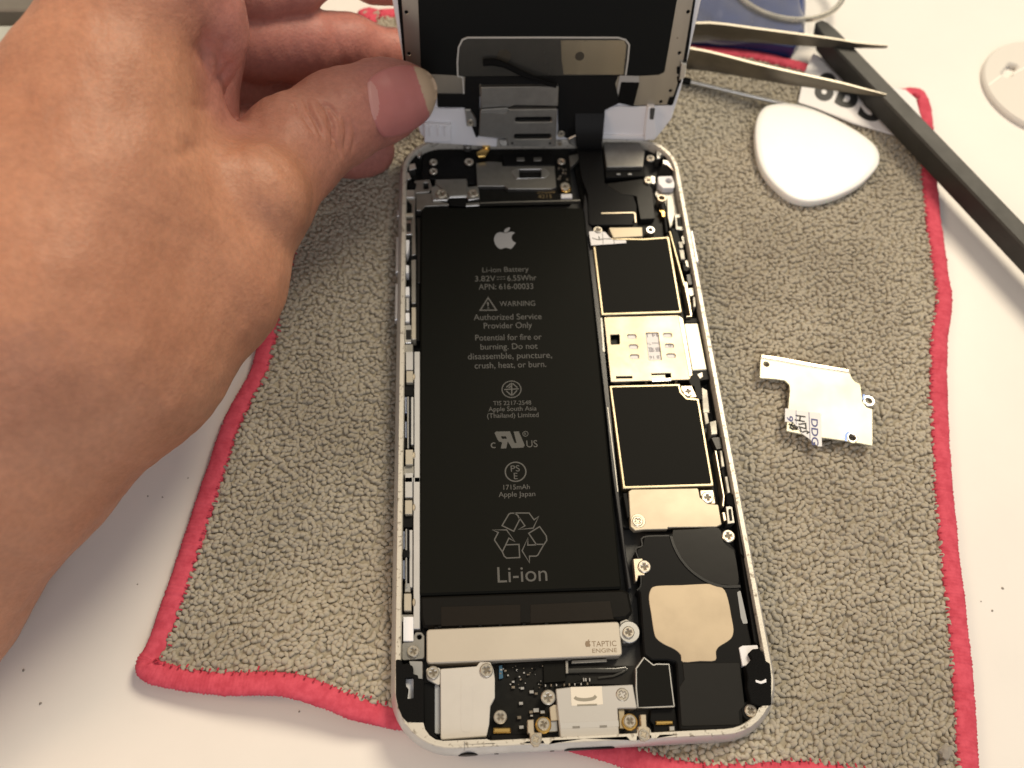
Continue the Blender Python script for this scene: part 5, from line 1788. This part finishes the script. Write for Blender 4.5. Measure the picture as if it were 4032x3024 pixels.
def surface_nets(F, org, h):
    s = F < 0
    nx, ny, nz = F.shape
    cs = [(i, j, k) for i in (0, 1) for j in (0, 1) for k in (0, 1)]
    sl = lambda A, c: A[c[0]:nx - 1 + c[0], c[1]:ny - 1 + c[1], c[2]:nz - 1 + c[2]]
    cnt = sum(sl(s, c).astype(np.int8) for c in cs)
    mask = (cnt > 0) & (cnt < 8)
    idx = -np.ones(mask.shape, np.int64)
    idx[mask] = np.arange(mask.sum())
    ijk = np.stack(np.nonzero(mask), 1)
    acc = np.zeros((len(ijk), 3))
    num = np.zeros(len(ijk))
    for a in range(8):
        for b in range(a + 1, 8):
            ca, cb = np.array(cs[a]), np.array(cs[b])
            if np.abs(ca - cb).sum() != 1:
                continue
            fa_, fb_ = sl(F, cs[a])[mask], sl(F, cs[b])[mask]
            x = (fa_ < 0) != (fb_ < 0)
            t = np.where(x, fa_ / np.where(x, fa_ - fb_, 1), 0)
            acc += np.where(x[:, None], ca + t[:, None] * (cb - ca), 0)
            num += x
    V = org + (ijk + acc / num[:, None]) * h
    faces = []
    for ax_ in range(3):
        o = [d for d in range(3) if d != ax_]
        s0 = np.moveaxis(s, ax_, 0)
        ix = np.moveaxis(idx, ax_, 0)
        a = s0[:-1, 1:-1, 1:-1]
        b = s0[1:, 1:-1, 1:-1]
        x = a != b
        i, j, k = np.nonzero(x)
        q = np.stack([ix[i, j, k], ix[i, j + 1, k], ix[i, j + 1, k + 1], ix[i, j, k + 1]], 1)
        flip = ~a[i, j, k]
        if ax_ == 1:
            flip = ~flip
        q[flip] = q[flip][:, ::-1]
        faces.append(q)
    Fc = np.concatenate(faces)
    return V, Fc[(Fc >= 0).all(1)]


allp = np.array([q for c in G.values() for q, r in c])
allr = np.array([r for c in G.values() for q, r in c])
lo_ = (allp - allr[:, None]).min(0) - 4
hi_ = (allp + allr[:, None]).max(0) + 4
hh_ = 1.5
dims = np.ceil((hi_ - lo_) / hh_).astype(int)
gx = [lo_[i] + np.arange(dims[i]) * hh_ for i in range(3)]
PP = np.stack(np.meshgrid(*gx, indexing='ij'), -1).reshape(-1, 3)
i3 = [np.minimum(np.arange(dims[i]) // 4 * 4 + 1, dims[i] - 1) for i in range(3)]
c3_ = [np.unique(q) for q in i3]
FC = hand_sdf(np.stack(np.meshgrid(*[gx[i][c3_[i]] for i in range(3)], indexing='ij'), -1).reshape(-1, 3)).reshape([len(q) for q in c3_])
FF = FC[np.ix_(*[np.searchsorted(c3_[i], i3[i]) for i in range(3)])].reshape(-1).copy()
nearm = np.abs(FF) < 9.0
FF[nearm] = np.concatenate([hand_sdf(c) for c in np.array_split(PP[nearm], 8)])
FF = FF.reshape(dims)
HV, HF = surface_nets(FF, lo_, hh_)


def grad(p, f, e=.05):
    return np.stack([(f(p + d) - f(p - d)) / (2 * e) for d in np.eye(3) * e], 1)


def project(V, f, it=4):
    for _ in range(it):
        d = f(V)
        gr = grad(V, f)
        V = V - gr * (d / np.maximum((gr * gr).sum(1), .2))[:, None]
    return V


me0 = bpy.data.meshes.new("tmp")
me0.from_pydata(HV.tolist(), [], HF.tolist())
ob0 = bpy.data.objects.new("tmp", me0)
scene.collection.objects.link(ob0)
md = ob0.modifiers.new("s", 'SUBSURF')
md.levels = 1
md.subdivision_type = 'CATMULL_CLARK'
dg = bpy.context.evaluated_depsgraph_get()
dg.update()
me1 = bpy.data.meshes.new_from_object(ob0.evaluated_get(dg))
HV = np.array([v.co[:] for v in me1.vertices])
HF = [tuple(q.vertices) for q in me1.polygons]
bpy.data.objects.remove(ob0)
HV = project(HV, hand_sdf, 3)
HN = grad(HV, hand_sdf)
HN /= np.linalg.norm(HN, axis=1)[:, None]


def trace_many(pts):
    """where the lines of sight of measured points meet the skin"""
    D = np.array([ray(*q) for q in pts])
    D /= np.linalg.norm(D, axis=1)[:, None]
    t = np.full(len(D), 60.0)
    for _ in range(80):
        t = np.minimum(t + hand_sdf(CC + D * t[:, None]) * .92, 400)
    return CC + D * t[:, None], t < 330


# a second, finer mesh for the small folds
me0 = bpy.data.meshes.new("tmp")
me0.from_pydata(HV.tolist(), [], HF)
ob0 = bpy.data.objects.new("tmp", me0)
scene.collection.objects.link(ob0)
md = ob0.modifiers.new("s", 'SUBSURF')
md.levels = 1
dg = bpy.context.evaluated_depsgraph_get()
dg.update()
me1 = bpy.data.meshes.new_from_object(ob0.evaluated_get(dg))
bpy.data.objects.remove(ob0)
HV = np.array([v.co[:] for v in me1.vertices])
HN = np.array([v.normal[:] for v in me1.vertices])
HF = [tuple(q.vertices) for q in me1.polygons]
gchk = grad(HV[:200], hand_sdf)
if (gchk * HN[:200]).sum() < 0:
    HN = -HN
    HF = [f[::-1] for f in HF]

disp = np.zeros(len(HV))


def crease(k, pts, depth, width):
    global disp
    c = cr([px(k, *q) for q in pts], 6, False)
    c3, ok = trace_many(c)
    c3 = c3[ok]
    if len(c3) < 2:
        return
    near = np.nonzero((np.abs(HV - c3.mean(0)) < 40).all(1))[0]
    d2 = np.full(len(near), 1e9)
    tp = np.ones(len(near))
    for i, q in enumerate(c3):
        e = ((HV[near] - q) ** 2).sum(1)
        s = min(1, .25 + 3 * min(i, len(c3) - 1 - i) / len(c3))
        tp = np.where(e < d2, s, tp)
        d2 = np.minimum(d2, e)
    disp[near] -= depth * tp * np.exp(-d2 / (2 * width ** 2))


for pts, dp, wd in (([(1478, 470), (1500, 530), (1540, 600), (1562, 665)], .55, .55), ([(1540, 480), (1585, 525), (1612, 590), (1622, 650), (1612, 700)], .55, .5), ([(1562, 490), (1610, 520), (1640, 575)], .4, .5),
                    ([(1662, 560), (1682, 640), (1668, 725)], .35, .55), ([(1450, 490), (1470, 560), (1520, 640)], .3, .5), ([(1700, 580), (1722, 660), (1700, 740)], .22, .6), ([(1420, 500), (1440, 560)], .25, .5),
                    ([(1590, 560), (1600, 620), (1640, 700), (1650, 760)], .3, .5),
                    ([(800, 755), (880, 745), (960, 715), (1010, 700)], .28, 1.1), ([(850, 660), (900, 690), (940, 710)], .2, 1.1), ([(900, 740), (980, 770), (1060, 740)], .15, 1.1),
                    ([(60, 420), (90, 480), (80, 560)], .22, 1.6), ([(110, 400), (130, 470), (140, 540)], .2, 1.5),
                    ([(1070, 730), (1180, 700), (1300, 740), (1400, 850)], .25, 1.6)):
    crease('h', pts, dp * 1.6, wd * .72)
for pts, dp, wd in (([(470, 250), (500, 420), (500, 560), (560, 740)], .9, .9), ([(380, 420), (470, 520)], .4, .8), ([(700, 330), (650, 480), (600, 700)], .5, .7), ([(760, 560), (690, 660), (580, 770)], .55, .7), ([(330, 980), (480, 1020), (560, 960)], .35, .8)):
    crease('p', pts, dp, wd)
# fine skin relief
nz = np.zeros(len(HV))
for s_, a_ in ((.35, .05), (.8, .03)):
    for _ in range(7):
        w_ = rng.normal(size=3) * s_
        nz += a_ * np.sin(HV @ w_ + rng.uniform(0, 6))
disp += nz * .9
HV = HV + HN * disp[:, None]
# parts of the hand that rest on something flatten against it
inside_cl = inside(B3[::10, :2], HV[:, 0], HV[:, 1])
HV[:, 2] = np.maximum(HV[:, 2], np.where(inside_cl, .15, TZ + .1))
# keep the fingers behind the screen behind it, the thumb in front of it
sd = (HV - SO) @ SN
sv = (HV - SO) @ SV
onpanel = (HV[:, 0] > -.5) & (HV[:, 0] < 67.5) & (sv > 0)
dthumb = chain_sdf(HV, 'thumb', 4.5)
isth = dthumb < 2.0
HV = np.where((onpanel & isth & (sd < .65))[:, None], HV + SN * (.65 - sd)[:, None], HV)
HV = np.where((onpanel & ~isth & (sd > -3.6))[:, None], HV - SN * (sd + 3.6)[:, None], HV)

hand = thing("hand", "left hand coming from the left, thumb and fingers pinching the lifted white screen", "hand", (-60, 40, TZ))
me = bpy.data.meshes.new("skin")
off = np.array(hand.location) / S
me.from_pydata(((HV - off) * S).tolist(), [], HF)
me.polygons.foreach_set("use_smooth", [True] * len(me.polygons))
# redder skin on palm, fingers and thumb end (a property of the skin itself)
dl = np.minimum(np.minimum(chain_sdf(HV, 'lobeA', 2.5), chain_sdf(HV, 'lobeB', 2.5)), np.minimum.reduce([chain_sdf(HV, f, 4) for f in ('f1', 'f2', 'f3', 'f4', 'f5', 'palm')]))
tip = np.linalg.norm(HV - HP(1560, 385, 180), axis=1)
G['phal'] = G['thumb'][:4]
dph = chain_sdf(HV, 'phal', 4.5)
pinkw = np.clip(np.exp(-np.maximum(dl, 0) / 3.0) * .9 + .75 * np.exp(-(tip / 12.0) ** 2) + .5 * np.exp(-np.maximum(dph, 0) / 6.0), 0, 1)
knw = np.exp(-(np.linalg.norm(HV - knob, axis=1) / 12) ** 2)
at = me.color_attributes.new("flush", 'FLOAT_COLOR', 'POINT')
at.data.foreach_set("color", np.stack([pinkw, knw, 0 * pinkw, np.ones_like(pinkw)], 1).astype(np.float32).ravel())

SKIN = bpy.data.materials.new("skin")
SKIN.use_nodes = True
nt = SKIN.node_tree
N, L = nt.nodes, nt.links
b = N["Principled BSDF"]
atn = N.new("ShaderNodeAttribute")
atn.attribute_name = "flush"
spn = N.new("ShaderNodeSeparateColor")
L.new(atn.outputs["Color"], spn.inputs[0])
tcn = N.new("ShaderNodeTexCoord")
n1 = N.new("ShaderNodeTexNoise")
n1.inputs["Scale"].default_value = .55
n1.inputs["Detail"].default_value = 5
L.new(tcn.outputs["Object"], n1.inputs["Vector"])
r1 = N.new("ShaderNodeValToRGB")
r1.color_ramp.elements[0].position = .35
r1.color_ramp.elements[0].color = (.385, .172, .102, 1)
r1.color_ramp.elements[1].position = .65
r1.color_ramp.elements[1].color = (.475, .228, .140, 1)
L.new(n1.outputs["Fac"], r1.inputs[0])
n2_ = N.new("ShaderNodeTexNoise")
n2_.inputs["Scale"].default_value = 9
n2_.inputs["Detail"].default_value = 4
L.new(tcn.outputs["Object"], n2_.inputs["Vector"])
m1 = N.new("ShaderNodeMix")
m1.data_type = 'RGBA'
m1.blend_type = 'MIX'
m1.inputs[7].default_value = (.42, .165, .135, 1)
L.new(spn.outputs[0], m1.inputs[0])
L.new(r1.outputs[0], m1.inputs[6])
m2 = N.new("ShaderNodeMix")
m2.data_type = 'RGBA'
m2.blend_type = 'OVERLAY'
m2.inputs[0].default_value = .25
L.new(m1.outputs[2], m2.inputs[6])
L.new(n2_.outputs["Color"], m2.inputs[7])
hs = N.new("ShaderNodeHueSaturation")
hs.inputs["Saturation"].default_value = 1.0
L.new(m1.outputs[2], hs.inputs["Color"])
mr = N.new("ShaderNodeMapRange")
mr.inputs[1].default_value = .3
mr.inputs[2].default_value = .7
mr.inputs[3].default_value = .90
mr.inputs[4].default_value = 1.08
L.new(n2_.outputs["Fac"], mr.inputs[0])
L.new(mr.outputs[0], hs.inputs["Value"])
L.new(hs.outputs[0], b.inputs["Base Color"])
b.inputs["Roughness"].default_value = .52
b.inputs["Specular IOR Level"].default_value = .35
b.inputs["Subsurface Weight"].default_value = .18
b.inputs["Subsurface Radius"].default_value = (1.0, .35, .18)
b.inputs["Subsurface Scale"].default_value = .25
vo = N.new("ShaderNodeTexVoronoi")
vo.inputs["Scale"].default_value = 15
L.new(tcn.outputs["Object"], vo.inputs["Vector"])
nb = N.new("ShaderNodeTexNoise")
nb.inputs["Scale"].default_value = 22
nb.inputs["Detail"].default_value = 4
L.new(tcn.outputs["Object"], nb.inputs["Vector"])
adn = N.new("ShaderNodeMath")
adn.operation = 'ADD'
L.new(vo.outputs["Distance"], adn.inputs[0])
L.new(nb.outputs["Fac"], adn.inputs[1])
bp = N.new("ShaderNodeBump")
bp.inputs["Strength"].default_value = .2
bp.inputs["Distance"].default_value = .03
L.new(adn.outputs[0], bp.inputs["Height"])
L.new(bp.outputs[0], b.inputs["Normal"])
me.materials.append(SKIN)
skin = bpy.data.objects.new("skin", me)
link(skin, hand)

# thumb nail: a curved shell following the thumb, with pale half moon and free edge
ctrl_c = np.array([px('h', 1945, 480)])[0]
nail_l = [(1778, 430), (1790, 380), (1850, 340), (1930, 318), (2010, 322), (2075, 352), (2112, 410), (2110, 480), (2080, 560), (2020, 615), (1950, 648), (1870, 664), (1835, 640), (1800, 560)]
nout = np.array(cr([px('h', *q) for q in nail_l], 9))
NRG = 26
NV, NF, NM = [], [], []
K = len(nout)
for r_ in range(NRG + 1):
    f = r_ / NRG
    for q in nout:
        s = ctrl_c + (q - ctrl_c) * f
        NV.append(s)
npx = np.array(NV)
NV, okn = trace_many(npx)
dep = (NV - CC) @ (-CR[:, 2])
dep = np.where(okn, dep, np.nan).reshape(NRG + 1, K)
for r_ in range(1, NRG + 1):                    # the free edge stands past the fingertip: keep the depth of the skin inside it
    dep[r_] = np.where(np.isnan(dep[r_]) | (np.abs(dep[r_] - dep[r_ - 1]) > 2.0), dep[r_ - 1] + .12, dep[r_])
NV = np.array([CC + ray(*q) * d_ for q, d_ in zip(npx, dep.reshape(-1))])
gn = grad(NV, hand_sdf)
gn /= np.linalg.norm(gn, axis=1)[:, None]
lift = np.concatenate([np.full(K, .36 if r_ < NRG else .06) for r_ in range(NRG + 1)])
# flatten: blend of surface normal and mean normal so that the nail is stiffer than the skin
NV = NV + gn * lift[:, None]
for r_ in range(NRG):
    for k in range(K):
        k2 = (k + 1) % K
        NF.append((r_ * K + k, r_ * K + k2, (r_ + 1) * K + k2, (r_ + 1) * K + k))
        s = ctrl_c + (nout[k] - ctrl_c) * ((r_ + .5) / NRG)
        sx, sy = s / .81374
        free = (sx - 1968) * .9 + (340 - sy) * .33 > 28 + .0009 * (sy - 430) ** 2 * 0
        lun = ((sx - 1782) / 48) ** 2 + ((sy - 505) / 105) ** 2 < 1
        NM.append(1 if free else (2 if lun else 0))
mb = MB()
mb.v = [tuple(q) for q in NV]
mb.f = NF
mb.mi = NM
nail = mb.build("thumb_nail", [mat("nail_pink", (.47, .175, .165), .42, spec=.3, sss=.2, var=.06, vscale=2), mat("nail_free_edge", (.50, .37, .26), .45, spec=.3), mat("nail_half_moon", (.52, .26, .24), .4, spec=.3)], hand, smooth=180)
bm = bmesh.new()
bm.from_mesh(nail.data)
bmesh.ops.remove_doubles(bm, verts=bm.verts, dist=.0005)
bmesh.ops.recalc_face_normals(bm, faces=bm.faces)
bm.to_mesh(nail.data)
bm.free()
